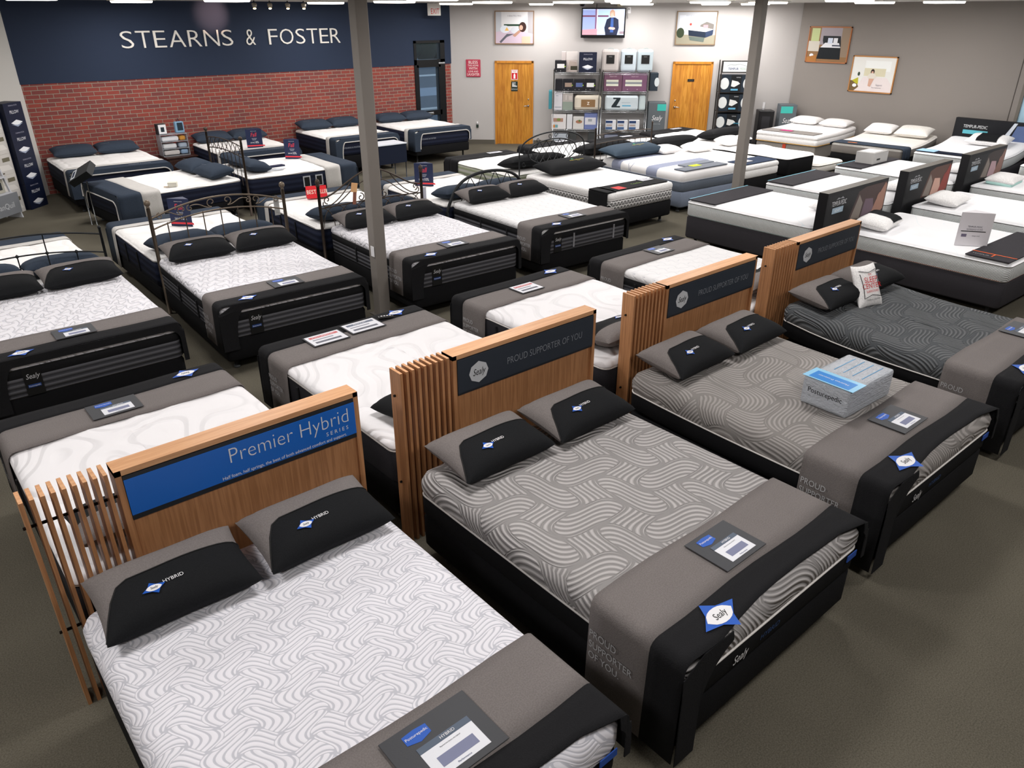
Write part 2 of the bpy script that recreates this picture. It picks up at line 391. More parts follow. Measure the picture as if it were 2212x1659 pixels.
# outside: car park seen through the glass door, pale ground outside the window
slab('ground_outside', -60, 120, -60, 17.34, -0.4, -0.13, M('#6c6f74'))
slab('ground_car_park', -30, 90, 17.35, 90, -0.4, -0.02, M('#5d6168'))
for i, (x, y, lx, ly, c) in enumerate(((20, 24.5, 14, .25, '#c9c6c2'), (24, 30, 30, 1.6, '#9aa0ab'), (28, 38, 34, .5, '#d0cdc9'))):
    slab('ground_marking', x - lx, x + lx, y - ly, y + ly, -0.02, -0.012, M(c))
mb = MB()
for k in range(60):
    x = -5 + k * 1.3 + random.uniform(-.4, .4); h = random.uniform(2.2, 4.2); r = random.uniform(.8, 1.5)
    mb.lathe([(r * .5, 0), (r, h * .25), (r * .95, h * .6), (r * .5, h * .9), (.05, h)], M(random.choice(('#2f3524', '#3b3f2b', '#262b1e'))), T(x, 52 + random.uniform(-1, 1), -.02), 8)
tag(mb.build('hedge'), 'dark green hedge beyond the car park outside the glass door', 'hedge', kind='stuff')

# glass door with transom
d = struct(bpy.data.objects.new('door_1', None)); COL.objects.link(d); d.location = (DX0, BY, 0)
w = MB(); fm = M('#121315', 0.35); DW = DX1 - DX0
for x0, x1, z0, z1 in ((0, .07, 0, 2.56), (DW - .14, DW, 0, 2.56), (0, DW, 2.5, 2.56), (0, DW, 2.0, 2.12), (.07, .12, 0, 2.0), (DW - .2, DW - .14, 0, 2.0), (.07, DW - .14, 0.78, 0.9), (.07, DW - .14, 0, .18), (.07, DW - .14, 1.94, 2.0)):
    w.box(x0, x1, -.03, .12, z0, z1, fm)
w.build('door_frame', d)
w = MB(); w.box(.1, DW - .16, .02, .03, .18, 1.94, MATS['glass']); w.build('glass_panel', d)
w = MB(); w.box(.05, DW - .14, .02, .03, 2.12, 2.5, MATS['glass']); w.build('transom_glass', d)
w = MB(); w.box(.3, .5, -.07, -.03, .8, .86, CHROME, bev=.01); w.build('push_bar', d)
w = MB(); w.box(DW - .22, DW - .02, -.06, -.03, 2.0, 2.05, CHROME, bev=.01); w.build('door_closer', d)

def plank_door(name, s, label_dir):
    d = bpy.data.objects.new(name, None); COL.objects.link(d); struct(d); d.location = wp(s); d.rotation_euler = wallrot()
    w = MB()
    w.box(0, .055, -.03, .02, 0, 2.07, DOORF); w.box(.955, 1.01, -.03, .02, 0, 2.07, DOORF); w.box(0, 1.01, -.03, .02, 2.015, 2.07, DOORF); w.build('door_frame', d)
    w = MB()
    tones = (DOORW, wood(name + '_veneer', '#cf9038', '#b2741f', .4, (12, 12, 1.2)))
    for i in range(4):
        w.box(.055 + i * .225, .055 + (i + 1) * .225, -.012, .0, .01, 2.01, tones[i % 2])
    w.build('door_leaf', d)
    w = MB(); hx = .88 if label_dir > 0 else .13
    w.lathe([(.028, 0), (.03, .015), (.012, .02), (.012, .06)], CHROME, T(hx, -.012, .98, 90)); w.tube([(hx, -.07, .98), (hx - label_dir * .06, -.07, .985), (hx - label_dir * .12, -.07, .97)], .009, CHROME)
    w.build('door_handle', d)
    w = MB(); w.lathe([(.018, 0), (.018, .012)], CHROME, T(hx, -.012, 1.14, 90)); w.build('deadbolt', d)
    return d
d2 = plank_door('door_2', 1.15, 1); d3 = plank_door('door_3', 5.71, -1)
w = MB(); w.box(.43, .6, -.018, -.012, 1.62, 1.86, RED)
picture(w, [('r', (0, 0, 1, 1), '#e8d8d8'), ('r', (.06, .05, .94, .95), '#c8232c'), ('r', (.1, .68, .9, .92), '#e9e4e4'), ('t', (.5, .8, .045, 'FIRE'), '#c8232c'), ('r', (.36, .12, .64, .52), '#f2eeee'), ('r', (.43, .5, .57, .62), '#f2eeee')], .17, .24, -.018, T(.515, 0, 1.74))
w.build('fire_extinguisher_sign', d2)
w = MB(); w.box(.43, .6, -.018, -.012, 1.34, 1.58, INK)
picture(w, [('r', (0, 0, 1, 1), '#26332e'), ('e', (.28, .84, .09, .06), '#e6e6e6'), ('r', (.18, .45, .38, .76), '#e6e6e6'), ('e', (.56, .84, .09, .06), '#e6e6e6'), ('p', [(.42, .45), (.7, .45), (.56, .78)], '#e6e6e6'), ('e', (.8, .5, .1, .08), '#c9cdd2'), ('t', (.5, .2, .032, 'RESTROOM'), '#e6e6e6')], .17, .24, -.018, T(.515, 0, 1.46))
w.build('restroom_sign', d2)
w = MB(); w.box(.4, .57, -.02, -.012, 1.6, 1.66, INK); w.text('PRIVATE', .03, M('#55524c'), T(.485, -.021, 1.63) @ UPF); w.build('door_plate', d3)

# ceiling troffers
LX = [(-1.0, 0.5), (2.4, 0.2), (5.8, 0.2), (9.4, 0.2), (13.0, 0.2), (16.6, 0.2),
      (-1.0, 3.6), (2.4, 3.4), (5.8, 3.4), (9.4, 3.4), (13.0, 3.4), (16.6, 3.4),
      (-1.0, 6.8), (2.4, 6.8), (5.8, 6.8), (9.4, 6.8), (13.0, 6.8), (16.6, 6.8),
      (0.6, 10.2), (3.6, 10.2), (7.2, 10.2), (10.6, 9.4), (13.4, 9.8), (16.3, 8.0),
      (2.6, 13.4), (5.4, 13.4), (8.4, 13.1), (10.3, 12.6), (11.4, 11.5), (12.8, 11.3), (14.9, 9.5),
      (4.6, 15.7), (8.4, 15.7), (11.6, 15.5), (13.7, 14.9), (15.2, 13.2), (17.2, 11.3), (16.6, 12.0)]
for i, (x, y) in enumerate(LX):
    row = 'by the far grey wall' if x + y > 28 else 'over the sales floor'
    t = thing('ceiling_light', 'square recessed ceiling light panel ' + row, 'ceiling light', (x, y, CEIL), (0, 0, R(-45) if x + y > 28.4 else 0), 'ceiling lights ' + row)
    mb = MB()
    for a, b_, c, d_ in ((-.32, .32, -.32, -.28), (-.32, .32, .28, .32), (-.32, -.28, -.28, .28), (.28, .32, -.28, .28)): mb.box(a, b_, c, d_, -.02, .0, M('#dcdad4'))
    mb.build('trim_frame', t)
    mb = MB(); mb.box(-.28, .28, -.28, .28, -.055, -.004, glow('#fff6ea', 4.0), bev=.02); mb.build('diffuser', t)
    ld = bpy.data.lights.new('troffer_light', 'AREA'); ld.shape = 'SQUARE'; ld.size = .56; ld.energy = LAMP_W; ld.color = (1.0, .975, .965)
    lo = bpy.data.objects.new('troffer_light', ld); COL.objects.link(lo); lo.parent = t; lo.location = (0, 0, -.075)

# track spots at the blue wall
for i, x in enumerate((6.9, 7.22, 7.6, 7.95)):
    t = thing('track_spotlight', 'small warm spotlight hanging by the blue wall, ' + ('nearest the white letters', 'second of four', 'third of four', 'nearest the grey column')[i], 'spotlight', (x, 15.8, 3.4), group='track spotlights')
    mb = MB(); mb.lathe([(.012, -.1), (.012, 0)], M('#2b2b2b')); mb.lathe([(.02, -.14), (.045, -.1), (.05, -.06), (.03, -.04)], M('#9a958c', .3, .8)); mb.build('lamp_head', t)
    mb = MB(); mb.lathe([(.0, -.152), (.02, -.15), (.03, -.135)], glow('#ffe2a8', 14.0)); mb.build('bulb', t)
sl = bpy.data.lights.new('wall_wash', 'SPOT'); sl.energy = 160; sl.spot_size = R(34); sl.spot_blend = 1.0; sl.color = (1, .55, .4); sl.shadow_soft_size = .04
so = bpy.data.objects.new('wall_wash', sl); COL.objects.link(so); so.location = (6.9, 15.8, 3.2)
so.rotation_euler = (Vector((6.55, 17.15, 3.15)) - Vector((6.9, 15.8, 3.2))).to_track_quat('-Z', 'Y').to_euler()

# STEARNS & FOSTER letters
for body, x0, x1, nm in (('STEARNS', 4.65, 6.93, 'wall_word_stearns'), ('&', 7.17, 7.42, 'wall_ampersand'), ('FOSTER', 7.68, 9.47, 'wall_word_foster')):
    n = len(body); xs = x0
    wd = {'S': .8, 'T': .95, 'E': .78, 'A': 1.1, 'R': .9, 'N': 1.05, '&': 1.0, 'F': .75, 'O': 1.15}
    tot = sum(wd[c] for c in body); k = (x1 - x0) / tot
    for ch in body:
        cw = wd[ch] * k; vs, fs = text_mesh(ch, 0.0, -0.012)
        mnx = min(p.x for p in vs); mxx = max(p.x for p in vs); mny = min(p.y for p in vs); mxy = max(p.y for p in vs)
        sx_ = cw * .82 / (mxx - mnx); sz_ = .305 / (mxy - mny)
        mb = MB()
        front = [((p.x - (mnx + mxx) / 2) * sx_, -.022, (p.y - (mny + mxy) / 2) * sz_) for p in vs]
        mb.add(front, fs, M('#eeeae2', .5))
        mb.add([(a, 0, c) for a, _, c in front], fs, M('#eeeae2', .5))
        from collections import Counter
        ec = Counter()
        for f in fs:
            for a, c in zip(f, f[1:] + f[:1]): ec[(min(a, c), max(a, c))] += 1
        nv = len(front)
        for (a, c), q_ in ec.items():
            if q_ == 1: mb.add([front[a], front[c], (front[c][0], 0, front[c][2]), (front[a][0], 0, front[a][2])], [(0, 1, 2, 3)], M('#eeeae2', .5))
        o = mb.build('wall_letter', loc=(xs + cw / 2, BY - .014, 2.715))
        word = 'first word' if body == 'STEARNS' else 'second word'
        pos = xs
        tag(o, ('white ampersand on the blue wall' if ch == '&' else 'white capital ' + ch + ' in the ' + word + ' on the blue wall' + ({0: ', opening the word', 6: ', closing the word'}.get(body.index(ch) if xs < x0 + .1 else 6, '') if (body == 'STEARNS' and ch == 'S') else '')), 'letter', 'white wall letters')
        xs += cw

# exit sign
t = thing('exit_sign', 'white hanging exit sign with red letters above the glass door', 'exit sign', (11.86, 16.75, 3.12), (0, 0, R(-35)))
mb = MB(); mb.box(-.16, .16, -.03, .03, 0, .27, M('#d9d7d2', .5), bev=.01); mb.build('housing', t)
mb = MB(); mb.text('EXIT', .17, RED, T(.02, -.032, .09) @ UPF, 0, .6); mb.build('lettering', t)
mb = MB(); mb.tube([(0, 0, .27), (0, 0, .28)], .02, M('#cfcdc8')); mb.build('ceiling_mount', t)

# posts
for i, (x, y, lab) in enumerate(((4.27, 7.33, 'grey square steel column standing among the quilted beds, the nearer one'), (11.12, 7.2, 'grey square steel column farther back by the blue-striped bed'))):
    t = thing('support_column', lab, 'column', (x, y, 0), (0, 0, R(0)))
    mb = MB(); mb.box(-.072, .072, -.072, .072, 0, CEIL, POSTM, bev=.012); mb.build('shaft', t)
    mb = MB(); mb.box(-.11, .11, -.11, .11, 0, .012, M('#5f5a54')); mb.build('base_plate', t)
t = thing('switch_plate', 'small white outlet plate on the nearer grey column', 'switch plate', (4.19, 7.30, .78)); mb = MB(); mb.box(-.006, .0, -.035, .035, -.06, .06, WHITE, bev=.003); mb.build('plate', t)

# ------------------------------------------------------------ bedding builders
def ring_pts(hw, hl, rc, n=5):
    out = []
    for cx, cy, a0 in ((hw - rc, hl - rc, 0), (-hw + rc, hl - rc, 90), (-hw + rc, -hl + rc, 180), (hw - rc, -hl + rc, 270)):
        for j in range(n + 1):
            t = R(a0 + 90 * j / n); out.append((cx + rc * math.cos(t), cy + rc * math.sin(t)))
    return out
def bend_z(y, bend, L):
    t = max(0.0, (y + .15) / (L / 2 + .15)); return bend * t * t
def subdiv_ring(pts, k=6):
    out = []
    for a, b_ in zip(pts, pts[1:] + pts[:1]):
        L_ = math.hypot(a[0] - b_[0], a[1] - b_[1]); n = max(1, int(L_ / .22))
        for j in range(n): out.append((a[0] + (b_[0] - a[0]) * j / n, a[1] + (b_[1] - a[1]) * j / n))
    return out
def loft(mb, W, L, rc, prof, mat, bend=0.0, cap=True, bottom=False, wob=0.0, head_sag=0.0):
    """prof: (inset, z) rings from bottom to top; the cap closes over a grid of shrinking rings"""
    rings = []; rnd = random.Random(int(W * 1000 + L * 77 + prof[0][1] * 991))
    ph = [rnd.uniform(0, 6) for _ in range(4)]
    def add(ins, z):
        hw, hl = W / 2 - ins, L / 2 - ins
        base = subdiv_ring(ring_pts(W / 2, L / 2, rc))
        out = []
        for x, y in base:
            x2 = x * hw / (W / 2); y2 = y * hl / (L / 2)
            wz = wob * (math.sin(9 * x + ph[0]) * math.sin(8 * y + ph[1]) + .5 * math.sin(17 * (x + y) + ph[2])) if wob else 0
            out.append((x2, y2, z + bend_z(y2, bend, L) + wz))
        rings.append(out)
    for ins, z in prof: add(ins, z)
    if cap:
        zt = prof[-1][1]; i0 = prof[-1][0]
        for f in (.12, .3, .55, .9): 
            hw = W / 2; add(i0 + (hw - i0) * f * .98, zt + .004 * f)
    vs = [p for r in rings for p in r]; n = len(rings[0]); fs = []
    for i in range(len(rings) - 1):
        for j in range(n): fs.append((i * n + j, i * n + (j + 1) % n, (i + 1) * n + (j + 1) % n, (i + 1) * n + j))
    if cap: fs.append(tuple(range((len(rings) - 1) * n, len(rings) * n)))
    if bottom: fs.append(tuple(reversed(range(n))))
    mb.add(vs, fs, mat, None, True)
    return mb
def cord(mb, W, L, rc, z, r, mat, bend=0.0):
    pts = [(x, y, z + bend_z(y, bend, L)) for x, y in subdiv_ring(ring_pts(W / 2, L / 2, rc))]
    pts.append(pts[0]); mb.tube(pts, r, mat, 6)
STY = {
 #        top      side     piping   top depth  border h  base mat  wob
 'leaf':  (LEAF,   BASE,    None,    .21, .12, BASE, .0),
 'wave':  (WAVE,   BASE,    PIPE,    .165, .15, BASE, .0),
 'wave2': (WAVE2,  BASE,    PIPE,    .165, .15, BASE, .0),
 'wave3': (WAVE3,  BASE,    PIPE,    .165, .15, BASE, .0),
 'tuft':  (TUFT,   fabric('black_border', '#2e2d31'),    PIPE,    .07, .25, BASE, .006),
 'quilt': (QUILT,  SIDE_R,  INK,     .09, .25, BASE, .003),
 'quilt2':(QUILT2, SIDE_R,  INK,     .09, .25, BASE, .002),
 'navy':  (PLAINQ, SIDE_S,  PIPE,    .05, .30, BASE, .005),
 'knit':  (TOPW,   KNIT,    M('#86b8bd'), .04, .19, CHAR, .0),
 'knit_orange': (TOPW, KNIT, M('#c9582f'), .04, .19, CHAR, .0),
 'tri':   (WHITEF, MATS['tri'], M('#bfbdbb'), .12, .17, BASE, .0),
 'stripe':(MATS['stripe'], fabric('blue_grey_side', '#646c78'), M('#8b93a0'), .16, .17, fabric('blue_base', '#7d8799'), .0),
 'white': (WHITEF, WHITEF, None, .10, .14, BASE, .0),
 'black': (PLAINQ, BASE, None, .05, .30, BASE, .006),
 'green': (PLAINQ, ribbed('pale_striped_border', '#b9b8b2', '#8c9478', .09, 'z', .3), M('#7d8b6a'), .05, .24, BASE, .004),
 'taupe': (OFFW, SIDE_G, PIPE, .05, .16, BASE, .0),
 'cream': (OFFW, OFFW, M('#7f7a6b'), .05, .13, BASE, .004),
}
class Bed: pass
def bed(x, y, yaw, style, zt, ph, W=1.54, L=2.05, bend=0.0, desc='', base_bottom=.12, legs=None, nobase=False, leg_mat=None):
    top, side, pip, dt, hb, base, wob = STY[style]
    B_ = Bed(); B_.x, B_.y, B_.yaw, B_.W, B_.L, B_.zt, B_.bend, B_.ph, B_.style = x, y, yaw, W, L, zt, bend, ph, style
    rot = (0, 0, R(yaw)); zb = zt - dt - hb; rc = .07
    t = thing('mattress', desc + ' mattress, ' + ph, 'mattress', (x, y, 0), rot, 'display mattresses'); B_.m = t
    mb = MB(); zp = zt - dt
    e_ = .075 if dt > .15 else .045
    loft(mb, W, L, rc, [(.012, zp), (.0, zp + dt * .25), (.0, zt - e_), (e_ * .27, zt - e_ * .36), (e_, zt - .002)], top, bend, True, False, wob)
    mb.build('top_panel', t)
    mb = MB()
    loft(mb, W, L, rc, [(.02, zb), (.004, zb + .02), (.003, zp - .02), (.012, zp)], side, bend, False, True)
    mb.build('border', t)
    if style.startswith('quilt'):
        mb = MB(); loft(mb, W + .004, L + .004, rc, [(.006, zp - .075), (0, zp - .07), (0, zp - .01), (.008, zp)], BLACK, bend, False); mb.build('upper_band', t)
    if pip:
        mb = MB(); cord(mb, W - .012, L - .012, rc, zp, .006, WHITEF if style.startswith('knit') else pip, bend); mb.build('piping', t)
        if style.startswith('knit') or style in ('navy', 'stripe', 'tri'):
            mb = MB(); cord(mb, W - .03, L - .03, rc, zb + .015, .007, pip if style != 'navy' else INK, bend); mb.build('piping', t)
    B_.zp, B_.zb = zp, zb
    if not nobase:
        f = thing('bed_base', ('charcoal' if base is CHAR else 'pale blue' if style == 'stripe' else 'black') + ' upholstered base under the bed ' + ph, 'bed base', (x, y, 0), rot, 'bed bases'); B_.f = f
        mb = MB(); loft(mb, W - .02, L - .02, .05, [(.01, base_bottom), (0, base_bottom + .02), (0, zb - .025), (.012, zb - .002)], base, 0.0, True, True)
        mb.build('box', f)
        lm = leg_mat or M('#2a2a2c', .5, .5)
        for sx_ in (-1, 1):
            for sy_ in (-1, 1):
                mb = MB(); mb.tube([(sx_ * (W / 2 - .12), sy_ * (L / 2 - .15), .0), (sx_ * (W / 2 - .12), sy_ * (L / 2 - .15), base_bottom + .01)], .022, lm, 8); mb.lathe([(.032, 0), (.035, .02), (.02, .03)], M('#55585a', .4), T(sx_ * (W / 2 - .12), sy_ * (L / 2 - .15), 0), 10); mb.build('leg', f)
    return B_
def on(B_, lx, ly, dz=0.0):
    a = R(B_.yaw); return (B_.x + lx * math.cos(a) - ly * math.sin(a), B_.y + lx * math.sin(a) + ly * math.cos(a), B_.zt + .004 + bend_z(ly, B_.bend, B_.L) + dz)
def side_label(B_, lx=-.42, w=.13):
    mb = MB(); y = -B_.L / 2 - .004; zc = (B_.zb + B_.zp) / 2
    mb.box(lx - w / 2, lx + w / 2, y, y + .01, B_.zb + .01, B_.zp - .01, INK)
    mb.text('Sealy', .062, M('#cfcfd2'), T(lx, y - .001, zc + .05) @ UPF, .3, .8)
    mb.box(lx - w * .36, lx + w * .36, y - .002, y, zc - .045, zc - .02, M('#2a4a8c')); mb.text('Posturepedic', .016, WHITE, T(lx, y - .003, zc - .033) @ UPF)
    mb.build('label_patch', B_.m)
def grips(B_, xs):
    for lx in xs:
        mb = MB(); mb.box(lx - .011, lx + .011, -B_.L / 2 - .012, -B_.L / 2 + .004, B_.zb + .03, B_.zp - .03, M('#8d8d91'), bev=.004); mb.build('handle', B_.m)
def side_grips(B_, ys, sgn=-1):
    for ly in ys:
        x = sgn * B_.W / 2
        mb = MB(); mb.box(min(x, x + sgn * .012), max(x, x + sgn * .012), ly - .012, ly + .012, B_.zb + .03, B_.zp - .03, M('#17171a'), bev=.004); mb.build('handle', B_.m)
def throw(B_, a, b_, ma, mb_, desc, drop=(.45, .35), open_=(.14, .03, .06), apron=True, edge=None, words=True, logo_s=.15, logo_x=-.45, side_word=None, rl=.34, flip_words=False, short=False):
    """foot protector: inner band a wide, outer band b_ wide reaching the foot edge, an arched apron on the foot face"""
    W, L, zt = B_.W, B_.L, B_.zt
    t = thing('foot_protector', desc + ' ' + B_.ph, 'foot protector', (B_.x, B_.y, 0), (0, 0, R(B_.yaw)), 'foot protectors'); B_.t = t
    o = .012; hw = W / 2 + o; zz = zt + .013; rr = .06
    def section(dl, dr):
        p = [(-hw - .012, max(.03, zt - dl)), (-hw - .006, zt - dl * .5), (-hw, zt - rr)]
        p += [(-hw + rr - rr * math.cos(R(q)), zz - rr + rr * math.sin(R(q))) for q in (22, 45, 68, 90)]
        k = 8
        p += [(-hw + rr + (2 * hw - 2 * rr) * i / k, zz) for i in range(1, k)]
        p += [(hw - rr + rr * math.sin(R(q)), zz - rr + rr * math.cos(R(q))) for q in (0, 22, 45, 68)]
        p += [(hw, zt - rr), (hw + .006, zt - dr * .5), (hw + .012, max(.03, zt - dr))]
        return p
    y2 = -L / 2 - .01; y1 = -L / 2 + b_; y0 = y1 + a
    sec = section(*drop); n = len(sec)
    def strip(ya, yb, mat, name, lift=0.0):
        ys = [ya + (yb - ya) * i / 4 for i in range(5)]
        vs = []
        for yy in ys:
            for i, (px, pz) in enumerate(sec):
                back = 0.0
                if short and name == 'outer_band' and abs(px) < hw - .03:
                    c0, c1 = -W / 2 + open_[0] + rl * .55, W / 2 - .10
                    q = max(0.0, min(1.0, (px - c0) / .22)) * max(0.0, min(1.0, (c1 - px) / .12)); q = q * q * (3 - 2 * q)
                    back = .045 * q * (yb - yy < 1e9) * ((ya - yy) / (ya - yb) if ya != yb else 0) if False else .045 * q * (1 - abs(yy - ya) / max(1e-6, abs(yb - ya)))
                vs.append((px, yy + back + .008 * math.sin(px * 6 + yy * 5), pz + lift))
        fs = [(i * n + j, i * n + j + 1, (i + 1) * n + j + 1, (i + 1) * n + j) for i in range(4) for j in range(n - 1)]
        mb = MB(); mb.add(vs, [tuple(reversed(f)) for f in fs], mat, None, True); mb.build(name, t, solid=.006)
    if a: strip(y1, y0, ma, 'inner_band')
    if b_: strip(y2, y1, mb_, 'outer_band', .001)
    if apron:
        wl, wr, ht = open_; xl, xr = -W / 2 + wl, W / 2 - wr
        xs = sorted(set([-hw - .01, -hw, xl - .001, xr + .001, hw, hw + .01] + [xl + rl * (1 - math.cos(R(q))) for q in range(0, 91, 9)] + [xr - .12 * (1 - math.cos(R(q))) for q in range(0, 91, 15)]))
        zb_ = max(.04, zt - drop[0]); zb2 = max(.04, zt - drop[1]); hh = .30
        def zin(x):
            if x < xl: return zb_
            if x > xr: return zb2
            z = zt - ht
            if x < xl + rl: q = (xl + rl - x) / rl; z -= hh * (1 - math.sqrt(max(0, 1 - q * q)))
            if x > xr - .12: q = (x - xr + .12) / .12; z -= .10 * (1 - math.sqrt(max(0, 1 - q * q)))
            return z
        vs = []; yb = -L / 2 - .018
        for x in xs: 
            ztp = zz - .004 if abs(x) < hw - rr else zz - (rr - math.sqrt(max(0, rr * rr - (abs(x) - hw + rr) ** 2))) if abs(x) < hw else zt - rr
            vs += [(x, yb + .006, ztp), (x, yb, (ztp + max(zin(x), zt - .3)) / 2 if short else min(ztp - .02, zt - .05)), (x, yb - .002, min(zin(x), min(ztp - .02, zt - .05) - .004) if not short else zin(x))]
        fs = []
        for i in range(len(xs) - 1):
            if short and -W / 2 + wl + rl * .75 < (xs[i] + xs[i + 1]) / 2 < xr - .04: continue
            fs += [(i * 3, i * 3 + 1, i * 3 + 4, i * 3 + 3), (i * 3 + 1, i * 3 + 2, i * 3 + 5, i * 3 + 4)]
        half = [[f for f in fs if vs[f[0]][0] < 0], [f for f in fs if vs[f[0]][0] >= 0]] if short else [fs]
        for part in half:
            used = sorted({i for f in part for i in f}); ix = {v_: i for i, v_ in enumerate(used)}
            mb = MB(); mb.add([vs[i] for i in used], [tuple(ix[i] for i in f) for f in part], mb_); mb.build('front_apron', t, solid=.005)
        if edge:
            mb = MB(); pts = [(x, yb - .008, zin(x)) for x in xs if xl <= x <= xr]
            pts = [(xl, yb - .008, zb_ + .05)] + pts + [(xr, yb - .008, zb2 + .02)]
            mb.tube(pts, .012, edge, 6); mb.build('edge_binding', t)
    if logo_s:
        mb = MB(); logo(mb, T(logo_x, -L / 2 + b_ * .42, zz + .009, 0), logo_s); mb.build('logo', t)
    if words:
        mb = MB()
        for i, q in enumerate(('PROUD', 'SUPPORTER', 'OF YOU.')):
            vs, fs = text_mesh(q); mnx = min(p.x for p in vs)
            mb.add([((p.x - mnx) * .052, (p.y) * .062 - i * .068, 0) for p in vs], fs, M('#b9b9bb'), T(-hw - .0155, -L / 2 + b_ + a * .93, zt - .18, 90, 0, -90))
        mb.build('lettering', t)
    return t
def pad(B_, y0, y1, mat, desc, xw=None, thick=.014, extras=None):
    W = (xw or B_.W - .04)
    t = thing('foot_pad', desc + ' ' + B_.ph, 'foot protector', (B_.x, B_.y, 0), (0, 0, R(B_.yaw)), 'flat foot pads')
    z = B_.zt + .004; mb = MB(); mb.box(-W / 2, W / 2, y0, y1, z, z + thick, mat, bev=.006)
    mb.build('pad', t)
    if extras:
        mb = MB(); extras(mb, z + thick + .001, W); mb.build('lettering', t)
    return t
def pillow_geo(w, d, T_, two=None, n=16, shape=4.0):
    """returns (main builder, panel builder) ; panel = the darker front part"""
    a, b_ = w / 2, d / 2
    def P(u, v, s):
        x = a * u * (1 - .05 * (1 - v * v)); y = b_ * v * (1 - .09 * (1 - u * u))
        h = T_ / 2 * (max(0, (1 - abs(u) ** shape) * (1 - abs(v) ** shape))) ** .5
        h += .004 * math.sin(u * 5 + v * 3) * (1 - u * u) * (1 - v * v)
        return (x, y, s * h)
    def sheet(mb, v0, v1, mat, s):
        us = [-math.cos(PI * i / n) for i in range(n + 1)]; m_ = 8; vs = []
        for u in us:
            a0, a1 = v0(u), v1(u)
            for j in range(m_ + 1):
                q = j / m_; v = a0 + (a1 - a0) * (.5 - .5 * math.cos(PI * q)); vs.append(P(u, v, s))
        fs = [(i * (m_ + 1) + j, (i + 1) * (m_ + 1) + j, (i + 1) * (m_ + 1) + j + 1, i * (m_ + 1) + j + 1) for i in range(n) for j in range(m_)]
        if s < 0: fs = [tuple(reversed(f)) for f in fs]
        mb.add(vs, fs, mat, None, True)
    lo = lambda u: -1.0
    hi = lambda u: 1.0
    main, panel = MB(), None
    if two:
        cut = lambda u: .20 - 1.12 * max(0.0, (-u - .58) / .42) ** 1.9
        panel = MB(); m1, m2 = two
        sheet(main, cut, hi, m1, 1); sheet(main, cut, hi, m1, -1); sheet(panel, lo, cut, m2, 1); sheet(panel, lo, cut, m2, -1)
        pts = []
        for i in range(n + 1):
            u = -math.cos(PI * i / n); q = P(u, cut(u), 1); pts.append((q[0], q[1], q[2] + .001))
        panel.tube(pts, .004, INK, 5)
        return main, panel, P
    sheet(main, lo, hi, None, 1); sheet(main, lo, hi, None, -1)
    return main, None, P
def pillow(loc, yaw, kind, label, w=.66, d=.46, T_=.17, tilt=14, roll=0, group='pillows', name='pillow', deco=None, shape=4.0):
    t = thing(name, label, 'pillow', loc, (R(tilt), R(roll), R(yaw)), group)
    # rest on its lower edge
    dz = T_ * .5 + abs(math.sin(R(tilt))) * d * .30
    t.location.z += dz - .012
    two = {'sealy': (GREY, BLACKP), 'hybrid': (GREY, BLACKP), 'wrap': None}.get(kind)
    mat = {'navy': NAVY, 'white': WHITEF, 'black': BLACKP, 'cream': OFFW, 'slate': fabric('slate_pillow', '#3a4754') if kind == 'slate' else NAVY}.get(kind, WHITEF)
    main, panel, P = pillow_geo(w, d, T_, two, shape=shape)
    if not two: main.mats = [mat]
    main.build('cushion', t)
    if panel: panel.build('front_panel', t)
    def surf(u, v, lift=.004):
        p = Vector(P(u, v, 1)); e = .02
        du = Vector(P(u + e, v, 1)) - p; dv = Vector(P(u, v + e, 1)) - p
        nrm = du.cross(dv).normalized(); ux = du.normalized(); uy = nrm.cross(ux)
        m4 = Matrix((ux, uy, nrm)).transposed().to_4x4(); m4.translation = p + nrm * lift
        return m4
    if kind == 'hybrid':
        mb = MB(); logo(mb, surf(-.3, -.42, .006), .075); mb.build('logo', t)
        mb = MB(); mb.text('HYBRID', .03, WHITE, surf(-.03, -.34, .006), 0, .9); mb.build('lettering', t)
    elif kind == 'sealy':
        mb = MB(); logo(mb, surf(-.3, -.3, .006), .075); mb.build('logo', t)
    elif kind == 'navy':
        mb = MB(); mb.text('STEARNS & FOSTER', .02, M('#8f949c'), surf(-.55, -.25, .008), 0, .9); mb.build('lettering', t)
    if deco: deco(t, surf)
    return t
def pillows(B_, kind, ly, kindlabel, w=.66, d=.46, T_=.17, tilt=14, gap=.02, names=('left one, bed', 'right one, bed'), group=None, flip=False):
    for sgn, nm in ((-1, names[0]), (1, names[1])):
        if flip: nm = names[1] if sgn < 0 else names[0]
        p = on(B_, sgn * (w / 2 + gap), ly + random.uniform(-.015, .015))
        pillow(p, B_.yaw + random.uniform(-2.5, 2.5), kind, kindlabel + ', ' + nm + ' ' + B_.ph, w, d, T_, tilt, group=group or kindlabel + 's')
